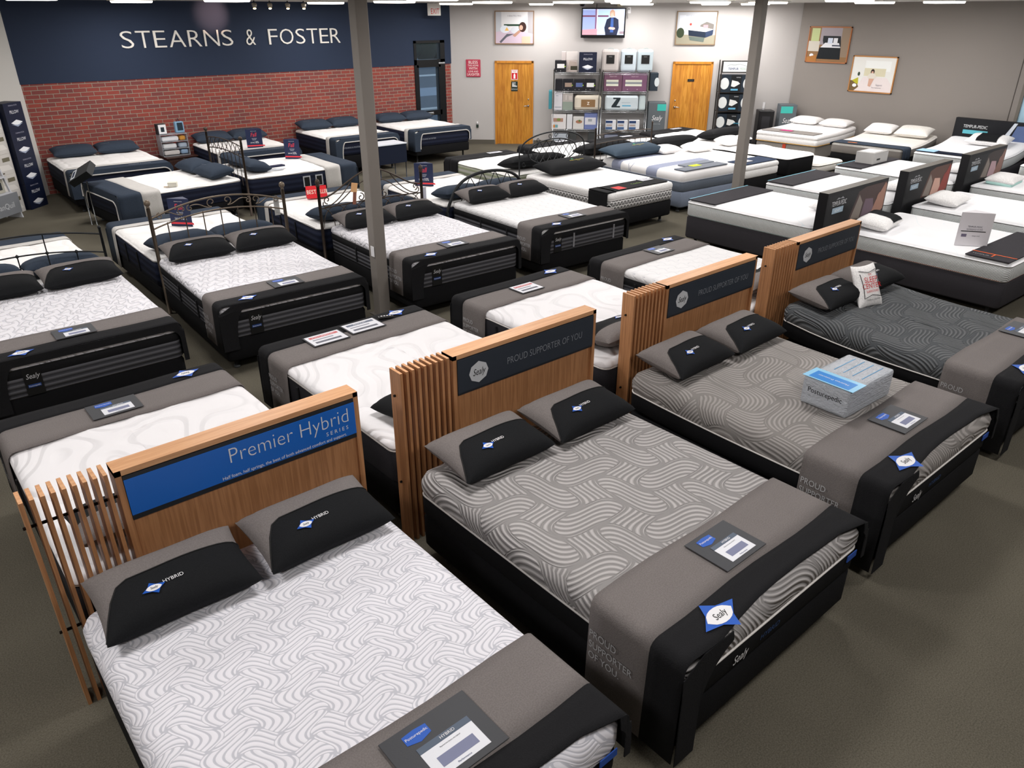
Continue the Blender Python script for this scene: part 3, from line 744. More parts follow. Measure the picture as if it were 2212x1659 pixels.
def card(B_, lx, ly, label, w=.34, d=.24, style='sealy', face=1, rz=0):
    p = on(B_, lx, ly, .0165)
    t = thing('display_card', label, 'display card', p, (0, 0, R(B_.yaw + rz + (0 if face > 0 else 180))), 'display cards')
    mb = MB(); mb.box(-w / 2, w / 2, -d / 2, d / 2, 0, .005, M('#3a3b3f', .5), bev=.002); mb.build('backing_plate', t)
    mb = MB(); z = .0052
    def rect(x0, x1, y0, y1, m_, k): mb.box(x0, x1, y0, y1, z, z + .001 * k, m_)
    if style == 'sealy':
        rect(-w * .26, w * .34, -d * .4, d * .12, M('#dfe0e6', .4), 1); rect(-w * .26, w * .34, d * .02, d * .12, M('#5d6878'), 1.5)
        mb.prism([(-w * .16, 0), (-w * .13, d * .16), (w * .2, d * .2), (w * .27, d * .1), (w * .27, 0)], 0, 1e-3, M('#7b7f95'), T(0, -d * .28, z + .0025, -90)) if False else rect(-w * .16, w * .26, -d * .3, -d * .14, M('#8185a0'), 2)
        mb.text('HYBRID', .02, WHITE, T(0.03, d * .07, z + .002)); mb.text('Beyond the basics, the hybrid', .008, INK, T(.02, -d * .04, z + .0022)); mb.text('Performance', .012, M('#394a78'), T(.02, -d * .36, z + .0022))
        mb.build('printed_insert', t)
        mb = MB(); mb.poly([(-.055, -.02, 0), (0, -.035, 0), (.055, -.02, 0), (.055, .025, 0), (0, .03, 0), (-.055, .025, 0)], BLUE, T(-w * .16, d * .3, z + .001)); mb.text('Posturepedic', .019, WHITE, T(-w * .16, d * .31, z + .002)); mb.build('blue_tag', t)
    else:
        rect(-w * .46, w * .46, -d * .45, d * .45, M('#e4e4ea', .3), 1)
        c = {'red': '#c86a6c', 'grey': '#6f7686', 'fullred': '#d23a3a', 'yellow': '#d7f21c', 'pink': '#ff2d86'}[style]
        if style in ('red', 'grey'):
            rect(-w * .38, w * .4, d * .18, d * .34, M(c), 2); rect(-w * .36, w * .2, -d * .02, d * .06, M('#9a9ca6'), 2); rect(-w * .36, w * .34, -d * .3, -d * .16, M('#6c6e78'), 2)
            mb.text('POSTUREPEDIC' if style == 'red' else 'PREMIUM', .03, WHITE, T(0, d * .26, z + .0025))
        else: rect(-w * .46, w * .46, -d * .45, d * .45, M(c), 2)
        mb.build('printed_sheet', t)
    return t

# ------------------------------------------------------------ wooden showroom headboards
def wood_headboard(x0, W, style, ph, y=3.5, yaw=0, H=1.25):
    t = thing('slatted_headboard', ph, 'headboard', (x0, y, 0), (0, 0, R(yaw)), 'wooden showroom headboards')
    D = .12; nS = 9; pitch = .0435; sw = .018
    for i in range(nS):
        mb = MB(); mb.box(i * pitch, i * pitch + sw, 0, D, 0, H, WOOD); mb.box(i * pitch, i * pitch + sw, 0.0, D, H, H + .0015, WOODT)
        mb.build('slat', t)
    px = nS * pitch
    for z in (1.08, .45):
        mb = MB(); mb.tube([(-.012, D * .6, z), (px + .02, D * .6, z)], .008, INK, 8); mb.build('rod', t)
    mb = MB(); mb.box(px, px + .03, 0, D, 0, H - .001, WOOD); mb.box(W - .03, W, 0, D, 0, H - .001, WOOD); mb.box(px, W, 0.0, D, H - .03, H, WOODT); mb.box(px + .03, W - .03, .02, D, 0, H - .03, WOOD)
    mb.build('panel', t)
    s = MB(); z0, z1 = H - .285, H - .035; sx0, sx1 = px + .032, W - .032
    blue = style == 'blue'
    s.box(sx0, sx1, -.004, .02, z0, z1, M('#23262b', .4)); 
    s.box(sx0 + (.0 if blue else 0), sx1, -.006, -.003, z0 + (.028 if blue else .015), z1 - (.02 if blue else .004), SIGNB if blue else SLATE)
    s.build('sign_board', t)
    s = MB(); cx = (sx0 + sx1) / 2; cz = (z0 + z1) / 2; ww = sx1 - sx0
    if blue:
        s.text('Premier Hybrid', .128, M('#dfe3e8'), T(cx + ww * .185, -.0075, cz + .035) @ UPF, 0, .88, -.016)
        s.text('S E R I E S', .034, M('#dfe3e8'), T(sx1 - .12, -.0075, cz - .04) @ UPF); s.text('Half foam, half springs, the best of both advanced comfort and support.', .0275, M('#eef1f5'), T(sx1 - .43, -.0075, cz - .08) @ UPF, 0, .92)
    else:
        s.text('PROUD SUPPORTER OF YOU', .072, TXTG, T(cx + ww * .12, -.0075, cz - .0) @ UPF, 0, .77, -.014)
    s.build('lettering', t)
    if not blue:
        s = MB(); badge(s, T(sx0 + .17, -.0075, cz) @ UPF, .16); s.build('badge', t)
    return t
# ============================================================ FRONT ROW
F1 = bed(.965, 2.345, 0, 'leaf', .68, 'at the blue-sign headboard', desc='white leaf-wave knitted')
F2 = bed(2.90, 2.33, 0, 'wave', .68, 'next to the blue-sign headboard bed', W=1.6, desc='light grey swirl-knit')
F3 = bed(4.90, 2.37, -.5, 'wave2', .68, 'that carries the plastic sample box', W=1.6, desc='warm grey wave-knit', bend=.03)
F4 = bed(7.05, 2.38, -1.0, 'wave3', .66, 'with the little red-lettered pillow', W=1.56, desc='dark grey wave-knit', bend=.09)
wood_headboard(.13, 1.70, 'blue', 'wooden slatted headboard with a blue sign, see-through slats')
wood_headboard(2.14, 1.70, 'grey', 'slatted wooden headboard with grey sign, nearest the blue-sign one', 3.53)
wood_headboard(4.26, 1.66, 'grey', 'slatted wooden headboard with grey sign behind the sample-box bed', 3.53)
wood_headboard(6.20, 1.62, 'grey', 'slatted wooden headboard with grey sign behind the dark grey bed', 3.53)
for B_ in (F1, F2, F3, F4):
    throw(B_, .37, .19, GREY, BLACK, 'grey and black foot protector across the bed', (.60, .24), (.12, .015, .022), logo_s=.19, logo_x=-.45, rl=.30, short=True)
    pillows(B_, 'hybrid', .815, 'two-tone grey and black pillow', w=.70, d=.45, T_=.18, tilt=7)
    mb = MB(); y = -B_.L / 2 - .006
    mb.text('Sealy', .075, WHITE, T(-.35, y, .44) @ UPF, .3, .8); mb.text('HYBRID', .045, M('#2c4a78'), T(-.1, y, .45) @ UPF, .2, 1.1); mb.box(B_.W / 2 - .14, B_.W / 2 - .04, y, y + .005, .46, .5, M('#2b52a6')); mb.build('side_lettering', B_.m)
card(F1, .12, -.68, 'hybrid display card on the throw of the blue-sign headboard bed', .40, .30)
card(F2, -.0, -.66, 'hybrid display card on the throw of the light grey swirl bed', .34, .27)
card(F3, .05, -.66, 'hybrid display card beside the plastic sample box', .34, .26)
card(F4, .40, -.62, 'hybrid display card on the dark grey wave bed', .36, .26)
# clear sample box
p = on(F3, .10, -.25)
t = thing('sample_box', 'clear plastic mattress sample box with blue printed band, on the grey bed', 'sample box', p, (0, 0, R(-2)))
mb = MB()
for k in range(3): mb.box(-.285, .285, -.165, .165, .006 + k * .062, .064 + k * .062, M('#d9dade', .7), bev=.02)
mb.build('foam_layers', t)
mb = MB(); mb.box(-.30, .30, -.18, .18, 0, .21, MATS['clear'], bev=.02); mb.build('case', t)
mb = MB(); mb.box(-.3, -.12, -.19, .19, .2105, .2125, M('#8cc5e6', .3)); mb.box(-.285, -.16, -.15, .15, .2125, .2135, M('#1b7fd0', .3))
for k in range(4): mb.box(-.05, .24, -.12 + k * .07, -.115 + k * .07, .2105, .212, M('#4d93bf'))
mb.text('Mattress Protector', .03, WHITE, T(-.22, 0, .2142, rz=90)); mb.build('printed_band', t)
mb = MB(); mb.text('Posturepedic', .055, INK, T(-.302, .0, .12, 90, 0, -90), 0, .9); mb.build('lettering', t)
# little red-lettered pillow
def deco(t, surf):
    mb = MB(); k = RED
    for q, v, s_ in (('THE', .5, .03), ('SLEEP', .25, .075), ('CENTER', -.05, .068), ('SUPERSTORE', -.32, .03)): mb.text(q, s_, k, surf(0, v, .012), 0, .85)
    mb.text('TOWN & COUNTRY', .02, INK, surf(0, -.72, .012)); mb.build('lettering', t)
    mb = MB()
    pts = [(-.72, .72), (0, .62), (.72, .72), (.66, 0), (.72, -.6), (0, -.5), (-.72, -.6), (-.66, 0), (-.72, .72)]
    out = []
    for a, c in zip(pts, pts[1:]):
        for j in range(5): out.append(surf(a[0] + (c[0] - a[0]) * j / 5, a[1] + (c[1] - a[1]) * j / 5, .006).translation)
    mb.tube(out, .003, INK, 5); mb.build('printed_border', t)
pp = pillow((7.02, 3.0, .70), -14, 'white', 'small white pillow with red store lettering, propped on the dark grey bed', .31, .42, .10, 62, name='small_pillow', deco=deco, group='propped pillow')
pp.location.z = .86
# ============================================================ SECOND ROW (feet away from camera)
M1 = bed(1.0, 4.665, 180, 'tuft', .68, 'behind the blue-sign headboard', desc='white tufted pillow-top', W=1.55)
M2 = bed(2.93, 4.70, 180, 'tuft', .69, 'with the remote and two price cards', desc='white tufted pillow-top', W=1.58)
M3 = bed(4.88, 4.69, 180, 'tuft', .68, 'with the single red price card', desc='white tufted pillow-top', W=1.5)
M4 = bed(6.85, 4.69, 180, 'quilt2', .68, 'behind the dark grey bed', desc='fine-quilted white', W=1.55)
for B_ in (M1, M2, M3, M4):
    throw(B_, .34, .17, GREY, BLACK, 'grey and black foot protector over the bed', (.5, .5), (.1, .1, .1), logo_s=.15, logo_x=-.5, words=False)
    mb = MB(); hw = B_.W / 2 + .012
    for i, q in enumerate(('PROUD', 'SUPPORTER', 'OF YOU.')):
        vs, fs = text_mesh(q); mnx = min(p_.x for p_ in vs)
        mb.add([((p_.x - mnx) * .045, p_.y * .055 - i * .06, 0) for p_ in vs], fs, M('#b9b9bb'), T(hw + .0175, -B_.L / 2 + .2, B_.zt - .16, 90, 0, 90))
    mb.build('lettering', B_.t)
    side_grips(B_, (.35, .2, -.35), 1)
pillows(M1, 'sealy', .78, 'grey and black pillow', tilt=10, names=('seen through the open slats', 'behind the blue sign'))
pillows(M2, 'sealy', .78, 'grey and black pillow', tilt=10, names=('farther from the column', 'nearer the slats'))
pillows(M3, 'sealy', .78, 'grey and black pillow', tilt=10)
pillows(M4, 'sealy', .78, 'grey and black pillow', tilt=10)
card(M1, .08, -.72, 'display card on the throw behind the blue-sign headboard', .33, .24, face=-1)
card(M2, .28, -.82, 'red and white price card beside the grey price card', .34, .23, 'red', face=-1)
card(M2, -.10, -.86, 'white and grey price card beside the remote', .34, .24, 'grey', face=-1)
card(M3, .05, -.72, 'red and white price card alone on a grey throw', .30, .23, 'red', face=-1)
card(M4, -.05, -.72, 'display card on the throw of the fine-quilted white bed', .30, .24, face=-1)
t = thing('remote_control', 'small black bed remote lying beside the price cards', 'remote control', on(M2, -.36, -.90, .016), (0, 0, R(70)))
mb = MB(); mb.box(-.025, .025, -.07, .07, 0, .02, M('#18181a', .3), bev=.01); mb.build('casing', t)
mb = MB()
for k in range(4): mb.lathe([(.009, .02), (.008, .023)], WHITE, T(0, -.04 + k * .026), 10)
mb.build('button', t)

# ============================================================ THIRD ROW
R1 = bed(1.09, 7.80, -1, 'quilt', .69, 'at the frame-left black iron headboard', desc='white quilted')
R2 = bed(3.06, 7.86, -2.5, 'quilt', .69, 'at the bronze headboard with ball finials', desc='white quilted')
R3 = bed(5.25, 7.90, -2.3, 'quilt', .69, 'just right of the nearer column', desc='white quilted')
R4 = bed(7.28, 7.94, -2.5, 'quilt2', .70, 'at the thick arched black headboard', desc='fine-quilted white', W=1.56)
for B_, wd in ((R1, .03), (R2, .03), (R3, .05), (R4, .05)):
    throw(B_, .30, .19, GREY, BLACK, 'grey and black foot protector on the bed', (.44, .36), (.13, .02, .045), logo_s=.14, logo_x=-.46, rl=.10)
    pillows(B_, 'sealy', .80, 'black-fronted grey pillow', w=.74, d=.42, T_=.17, tilt=10, gap=.0)
    side_label(B_, -.44 if B_ is not R4 else -.5)
    side_grips(B_, (.3, -.3))
grips(R4, (-.22, .52))
for B_, lx, nm in ((R1, -.02, 'at the frame-left black headboard'), (R2, .02, 'with the ball-finial headboard'), (R3, .0, 'right of the nearer column'), (R4, .02, 'with the arched black headboard')):
    card(B_, lx, -.72, 'small display card on the throw of the bed ' + nm, .32, .24)

R5 = bed(9.60, 8.95, -1.5, 'tri', .67, 'with the triangle-patterned side', desc='plain white')
pad(R5, -.98, -.60, BLACK, 'black draped foot pad on the bed', 1.3, extras=lambda mb, z, W: mb.text('Comfort', .07, M('#7a9a3a'), T(.1, -.78, z)))
t = thing('draped_runner', 'black cloth strip hanging down the side of the triangle-patterned bed', 'runner', (R5.x, R5.y, 0), (0, 0, R(R5.yaw)))
mb = MB(); mb.box(-.795, -.775, -.99, -.58, .32, .66, BLACK, bev=.008); mb.box(-.79, -.58, -.99, -.58, .66, .688, BLACK, bev=.008); mb.build('cloth', t)
card(R5, -.42, -.88, 'bright red card on the black pad', .2, .2, 'fullred'); card(R5, .42, -.68, 'white card on the black pad of the triangle-patterned bed', .28, .16, 'grey')
R6 = bed(11.70, 9.12, -3.5, 'stripe', .70, 'with blue stripes', desc='white and blue-striped', base_bottom=.1)
t = thing('sample_slab', 'grey sample slab with dark edge lying at the striped bed foot', 'sample', on(R6, -.1, -.82, .0), (0, 0, R(-3)))
mb = MB(); mb.box(-.55, .62, -.14, .12, 0, .02, M('#5d6470', .6), bev=.01); mb.build('pad', t)
t = thing('sample_slab', 'grey fabric sample lying above the other on the striped bed', 'sample', on(R6, .12, -.56, .0), (0, 0, R(-1)))
mb = MB(); mb.box(-.42, .4, -.1, .1, 0, .02, M('#666d79', .6), bev=.01); mb.build('pad', t)
card(R6, -.12, -.73, 'bright yellow-green card on the grey sample slab', .25, .14, 'yellow')
R7 = bed(13.05, 8.95, -2, 'white', .66, 'just past the far column', W=1.08, desc='narrow plain white')
pad(R7, -.98, -.55, fabric('navy_pad', '#323e54'), 'navy pad on the narrow bed', .96)
card(R7, -.22, -.76, 'pink-lettered card on the navy pad', .3, .18, 'red')
R8 = bed(14.39, 8.95, -1, 'black', .66, 'with black sides past the far column', W=.98, desc='white-topped')
R9 = bed(15.40, 8.84, -1, 'cream', .43, 'on thin legs behind the black-sided one', W=1.0, desc='low cream', nobase=True)
t = thing('metal_bed_frame', 'thin dark metal frame under the low cream mattress', 'bed frame', (15.40, 8.84, 0), (0, 0, R(-1)))
mb = MB(); mb.box(-.48, .48, -.99, -.95, .215, .245, IRON); mb.box(-.48, .48, .95, .99, .215, .245, IRON); mb.box(-.48, -.44, -.95, .95, .215, .245, IRON); mb.box(.44, .48, -.95, .95, .215, .245, IRON); mb.build('rails', t)
for sx_ in (-.44, .44):
    for sy_ in (-.9, .9):
        mb = MB(); mb.tube([(sx_, sy_, .22), (sx_, sy_, 0)], .013, IRON); mb.build('leg', t)
for B_, k, lab, lx, ly in ((R5, 'black', 'large black pillow with green and yellow print before the oval headboard', 0, .70), (R6, 'slate', 'long slate-blue pillow with green and yellow print on the striped bed', -.18, .80)):
    def deco2(t, surf):
        mb = MB(); mb.text('NaturalDreams', .05, M('#b3a53a'), surf(.1, -.35, .012)); mb.text('sleep', .03, M('#b3a53a'), surf(.12, -.5, .012))
        mb.poly([(-.03, 0, 0), (0, .03, 0), (.03, 0, 0), (0, -.012, 0)], M('#2fa56b'), surf(.0, -.15, .012)); mb.build('lettering', t)
    pillow(on(B_, lx, ly), B_.yaw, k, lab, 1.35, .50, .21, 6, group='body pillows', deco=deco2)
pillow(on(R6, .58, .62), -4, 'white', 'white pillow on the blue-striped bed', .52, .4, .15, 3)
pillow(on(R7, .1, .62), -4, 'white', 'white pillow on the narrow bed past the far column', .6, .42, .17, 4)
pillow(on(R8, -.05, .66), -4, 'white', 'white pillow on the black-sided bed, partly behind the column', .6, .42, .18, 4)
pillow(on(R9, -.08, .62), -4, 'white', 'white pillow on the low cream bed, right of the far column', .58, .42, .14, 3)

# ============================================================ iron headboards
def spiral(cx, cz, r0, r1, a0, a1, n=16):
    return [(cx + (r0 + (r1 - r0) * i / n) * math.cos(R(a0 + (a1 - a0) * i / n)), 0, cz + (r0 + (r1 - r0) * i / n) * math.sin(R(a0 + (a1 - a0) * i / n))) for i in range(n + 1)]
def bez(p, n=14):
    out = []
    for i in range(n + 1):
        t_ = i / n; q = [Vector((a[0], 0, a[1])) for a in p]
        while len(q) > 1: q = [q[j].lerp(q[j + 1], t_) for j in range(len(q) - 1)]
        out.append(tuple(q[0]))
    return out
def hb_root(x, y, yaw, label): return thing('iron_headboard', label, 'headboard', (x, y, 0), (0, 0, R(yaw)), 'iron headboards')
def post_part(t, x, H, r, mat, fin='ball', nm='post'):
    mb = MB(); mb.tube([(x, 0, 0), (x, 0, H)], r, mat, 10); mb.build(nm, t)
    mb = MB()
    if fin == 'ball': mb.lathe([(.012, H), (.022, H + .012), (.014, H + .02), (.03, H + .038), (.036, H + .058), (.03, H + .08), (.012, H + .094)], mat, T(x))
    elif fin == 'acorn': mb.lathe([(.02, H), (.028, H + .01), (.02, H + .03), (.032, H + .05), (.028, H + .08), (.01, H + .1)], mat, T(x))
    else: mb.lathe([(r * 1.2, H), (r * 1.2, H + .02), (r * .6, H + .03)], mat, T(x))
    mb.build('finial', t)
# R2 headboard: arched, scrolls, ball finials
def scroll_hb(x, y, yaw, w, label, mat):
    t = hb_root(x, y, yaw, label); h = w / 2
    for s_ in (-1, 1): post_part(t, s_ * h, 1.24, .021, mat)
    up = lambda u: 1.12 + .15 * (1 - u * u); lo = lambda u: 1.0 + .12 * (1 - u * u)
    mb = MB(); mb.tube([(h * i / 12, 0, up(i / 12)) for i in range(-12, 13)], .011, mat); mb.build('top_rail', t)
    mb = MB(); mb.tube([(h * i / 12, 0, lo(i / 12)) for i in range(-12, 13)], .009, mat); mb.build('lower_rail', t)
    for k in range(7):
        u = -.78 + k * .26; mb = MB(); mb.tube([(h * u, 0, lo(u)), (h * u, 0, .52)], .0065, mat, 6); mb.lathe([(.0, lo(u) + .016), (.014, lo(u)), (.0, lo(u) - .016)], mat, T(h * u), 8); mb.build('spindle', t)
    for s_ in (-1, 1):
        for u0 in (.12, .55):
            zc = (up(u0) + lo(u0)) / 2; cx = s_ * h * u0
            mb = MB()
            mb.tube(spiral(cx, zc + .02, .055, .014, -90 if s_ > 0 else 270, 270 if s_ > 0 else -90), .006, mat, 6)
            mb.tube(bez([(cx, zc - .035), (cx + s_ * .09, zc - .05), (cx + s_ * .12, zc + .05), (cx + s_ * .24, zc + .01)]), .006, mat, 6)
            mb.tube(spiral(cx + s_ * .25, zc - .015, .04, .01, 90, 90 - s_ * 360), .006, mat, 6)
            mb.build('scroll', t)
    mb = MB(); mb.box(-h, h, -.012, .012, .3, .34, mat); mb.build('bottom_rail', t)
    return t
scroll_hb(3.16, 8.97, -1, 1.58, 'bronze arched headboard with scrolls, thin spindles and ball finials', BRONZE)
# R3 headboard: crown of S curves over crossing arcs
t = hb_root(5.22, 8.97, -1, 'dark bronze scroll headboard with acorn finials behind the nearer column')
h = .78
for s_ in (-1, 1): post_part(t, s_ * h, 1.2, .021, DBRONZE, 'acorn')
mb = MB()
for s_ in (-1, 1): mb.tube(bez([(s_ * h, 1.06), (s_ * h * .72, 1.02), (s_ * h * .55, 1.24), (0, 1.36)] if True else []), .011, DBRONZE)
mb.build('crown_rail', t)
mb = MB(); mb.tube([(h * i / 8, 0, .92 + .02 * (1 - (i / 8) ** 2)) for i in range(-8, 9)], .009, DBRONZE); mb.build('cross_rail', t)
for s_ in (-1, 1):
    mb = MB(); mb.tube(bez([(s_ * h * .93, 1.0), (s_ * h * 1.0, .9), (s_ * h * .75, .88), (s_ * h * .5, 1.1), (s_ * h * .36, 1.25)]), .007, DBRONZE)
    mb.tube(bez([(s_ * h * .72, .94), (s_ * h * .5, 1.0), (s_ * h * .35, 1.18), (s_ * h * .1, 1.2)]), .007, DBRONZE)
    mb.tube(spiral(s_ * .18, .99, .055, .014, 90, 90 + s_ * 380), .007, DBRONZE); mb.tube(spiral(s_ * h * .86, 1.02, .05, .012, -90, -90 + s_ * 360), .007, DBRONZE); mb.build('scroll', t)
mb = MB()
for k in range(7):
    c = -h + .11 + k * .225
    mb.tube([(c + .2 * math.sin(R(q)) * .9 - .1, 0, .93 - .26 * (1 - math.cos(R(q)))) for q in range(0, 91, 15)], .0055, DBRONZE, 6)
    mb.tube([(c - .2 * math.sin(R(q)) * .9 + .1, 0, .93 - .26 * (1 - math.cos(R(q)))) for q in range(0, 91, 15)], .0055, DBRONZE, 6)
mb.build('lattice', t)
# R4 headboard: thick arch
t = hb_root(7.25, 9.0, -2, 'black iron headboard with one thick arched rail and crossing rods')
h = .77; arch = lambda u: .78 + .28 * (1 - abs(u) ** 2.4)
mb = MB(); mb.tube([(-h, 0, 0), (-h, 0, .55)] + [(h * i / 14, 0, .55 + (arch(i / 14) - .55) * (1 - abs(i / 14) ** 9)) for i in range(-14, 15)] + [(h, 0, .55), (h, 0, 0)], .023, IRON, 9); mb.build('arched_rail', t)
mb = MB()
for k in range(6):
    a = -.62 + k * .25
    for d_ in (-1, 1): mb.tube(bez([(a * h * 1.2, arch(a * 1.2) - .01), (a * h * 1.2 + d_ * .07, arch(a * 1.2) - .1), (a * h * 1.2 + d_ * .16, .72), (a * h * 1.2 + d_ * .2, .6)], 8), .0065, IRON, 6)
mb.build('lattice', t)
# R5 headboard: oval lattice
t = hb_root(9.58, 10.06, -1, 'black iron headboard with an oval lattice medallion and small scrolls')
mb = MB(); h = .78
mb.tube([(-h, 0, 0), (-h, 0, .98)] + [(h * math.sin(R(q)), 0, .98 + .33 * math.cos(R(q)) ** .8) for q in range(-88, 89, 8)] + [(h, 0, .98), (h, 0, 0)], .013, IRON, 8); mb.build('outer_rail', t)
mb = MB(); ea, eb, ez = .58, .21, .98
mb.tube([(ea * math.cos(R(q)), 0, ez + eb * math.sin(R(q))) for q in range(0, 361, 12)], .011, IRON, 8); mb.build('oval_rail', t)
mb = MB()
for k in range(-6, 7):
    for d_ in (-1, 1):
        pts = [(k * .16 + d_ * s2_, 0, ez + s2_ * 1.2) for s2_ in [j * .02 - .24 for j in range(25)]]
        pts = [q for q in pts if (q[0] / ea) ** 2 + ((q[2] - ez) / eb) ** 2 <= 1.0]
        if len(pts) > 1: mb.tube([pts[0], pts[-1]], .006, IRON, 6)
mb.build('lattice', t)
mb = MB()
for s_ in (-1, 1):
    for cx, cz, r_ in ((.07, 1.245, .045), (.35, 1.2, .045), (.67, 1.02, .045), (.68, .82, .05)): mb.tube(spiral(s_ * cx, cz, r_, .012, 0, s_ * 400), .006, IRON, 6)
mb.build('scroll', t)
# R6 headboard: straight spindles
def spindle_hb(x, y, yaw, w, H, label, mat, n=7, drop=.15, knobs=False, sag=.03, pr=.016, top2=None):
    t = hb_root(x, y, yaw, label); h = w / 2
    for s_ in (-1, 1): post_part(t, s_ * h, H, pr, mat, 'cap')
    z1 = H - drop
    top = lambda u: z1 + sag * (1 - u * u)
    mb = MB(); mb.tube([(h * i / 10, 0, top(i / 10)) for i in range(-10, 11)], .009, mat); mb.build('top_rail', t)
    z2 = top2 if top2 else z1 - .16
    low = lambda u: z2 + sag * (1 - u * u)
    mb = MB(); mb.tube([(h * i / 10, 0, low(i / 10)) for i in range(-10, 11)], .008, mat); mb.build('lower_rail', t)
    for k in range(n):
        u = -1 + 2 * (k + 1) / (n + 1); z0 = top(u) if (knobs and k % 2) else low(u)
        mb = MB(); mb.tube([(h * u, 0, z0), (h * u, 0, .5)], .006, mat, 6)
        if knobs: mb.lathe([(.0, low(u) + .022), (.017, low(u) + .008), (.017, low(u) - .008), (.0, low(u) - .022)], mat, T(h * u), 8)
        mb.build('spindle', t)
    return t
spindle_hb(11.72, 10.28, -3, 1.56, 1.2, 'dark iron headboard with straight posts behind the blue-striped bed', DBRONZE, 9, .12)
spindle_hb(1.02, 8.95, -1, 1.62, 1.12, 'black iron headboard with knobbed spindles at the frame-left edge', IRON, 5, .06, True, .10, .014, .86)
# V headboard
t = hb_root(5.08, 13.7, 90, 'bronze lattice-top headboard with ball finials between the navy beds')
h = .78
for s_ in (-1, 1): post_part(t, s_ * h, 1.24, .02, DBRONZE)
mb = MB()
for z in (1.16, .98): mb.tube([(h * i / 8, 0, z + .05 * (1 - (i / 8) ** 2)) for i in range(-8, 9)], .009, DBRONZE)
mb.build('rails', t)
mb = MB()
for k in range(8):
    a = -h + .1 + k * .19
    for d_ in (-1, 1): mb.tube([(a - d_ * .09, 0, 1.0), (a + d_ * .09, 0, 1.19)], .006, DBRONZE, 5)
mb.build('lattice', t)
for k in range(8):
    mb = MB(); mb.tube([(-h + .17 + k * .175, 0, 1.0), (-h + .17 + k * .175, 0, .5)], .006, DBRONZE, 6); mb.build('spindle', t)

# ============================================================ FOURTH ROW (backs to the third)
S1 = bed(1.05, 9.98, 180, 'navy', .66, 'behind the frame-left black headboard', desc='plain white')
S2_ = bed(3.12, 10.06, 179, 'navy', .66, 'behind the ball-finial headboard', desc='plain white')
S3 = bed(5.22, 10.06, 178, 'navy', .68, 'behind the nearer column', desc='plain white')
S4 = bed(7.28, 10.08, 179, 'navy', .66, 'behind the arched black headboard', desc='plain white')
for B_ in (S1, S2_, S3, S4):
    throw(B_, .14, .27, CREAM, NAVY, 'cream and navy foot protector on the bed', (.5, .5), (.1, .1, .1), apron=True, words=False, logo_s=0)
    pillows(B_, 'navy', .80, 'navy pillow', w=.74, d=.44, T_=.19, tilt=8, gap=0, names=('one of two, left', 'one of two, right'), flip=True)
    side_grips(B_, (.3, -.2), 1)
S5 = bed(9.50, 11.18, 177, 'green', .66, 'behind the oval-lattice headboard', desc='cream')
S6 = bed(11.55, 11.36, 178, 'black', .66, 'behind the straight-post headboard', desc='white')
S7 = bed(13.25, 11.03, 177, 'black', .64, 'in front of the second wooden door', desc='white')
S8 = bed(15.0, 10.98, 178, 'black', .66, 'in front of the pillow rack', desc='white')
for B_ in (S5, S6, S7, S8):
    throw(B_, .26, .18, BLACK, BLACK, 'black foot protector on the bed', (.4, .4), (.1, .1, .1), apron=True, words=False, logo_s=0)
    card(B_, -.3, -.86, 'white leaflet on the black throw of the bed ' + B_.ph, .34, .14, 'grey', face=-1)
for B_ in (S5, S6, S7, S8):
    pillow(on(B_, .05, .76), B_.yaw, 'black', 'long black pillow on the white bed ' + B_.ph, 1.25, .48, .22, 12, group='long black pillows')

# ============================================================ brick wall row and the two crosswise beds
W1 = bed(3.70, 16.05, -1.5, 'navy', .70, 'by the black pillow boxes', desc='plain white', W=1.70)
W2 = bed(6.40, 16.08, -2.0, 'navy', .70, 'second along the brick wall', desc='plain white')
W3 = bed(8.78, 16.08, -1.5, 'navy', .76, 'third along the brick wall', desc='plain white')
W4 = bed(10.82, 16.08, -2.5, 'navy', .75, 'in front of the glass door', desc='plain white', base_bottom=.2)
for B_ in (W1, W2, W3, W4):
    throw(B_, .16, .30, CREAM, NAVY, 'cream and navy foot protector over the bed', (.45, .30), (.13, .03, .07), edge=CREAM, words=False, logo_s=0, rl=.08)
    pillows(B_, 'navy', .80, 'navy pillow against the brick wall', w=.77, d=.40, T_=.19, tilt=10, gap=0)
    mb = MB(); mb.text('STEARNS & FOSTER', .045, M('#8f949c'), T(-.4, -B_.L / 2 - .006, B_.zp - .14) @ UPF); mb.build('side_lettering', B_.m)
    mb = MB(); mb.text('STEARNS & FOSTER', .045, M('#a9adb3'), T(.35, -B_.L / 2 + .14, B_.zt + .017)); mb.build('lettering', B_.t)
V1 = bed(3.95, 13.70, -90 + 5, 'navy', .64, 'with its foot towards the pillow boxes', desc='plain white')
V2 = bed(6.19, 13.68, 90 - 2, 'navy', .66, 'right of the lattice-top headboard', desc='plain white')
for B_ in (V1, V2):
    throw(B_, .30, .34, CREAM, NAVY, 'wide cream and navy foot protector on the bed', (.45, .45), (.1, .1, .1), edge=CREAM, words=False, logo_s=0, rl=.15)
pillows(V1, 'navy', .72, 'navy pillow', w=.7, d=.44, T_=.2, tilt=8, names=('the farther one', 'the nearer one'))
pillows(V2, 'navy', .78, 'navy pillow', w=.66, d=.42, T_=.19, tilt=10, names=('the nearer one', 'the farther one'))
for k in (0, 1):
    mb = MB(); x = -V2.W / 2 - .008; ly = -.02 - k * .24
    mb.box(x, x + .01, ly - .07, ly + .07, V2.zb + .05, V2.zp - .06, M('#b9bcc2')); mb.box(x - .002, x, ly - .05, ly + .05, V2.zb + .06, V2.zp - .08, INK); mb.build('label_patch', V2.m)

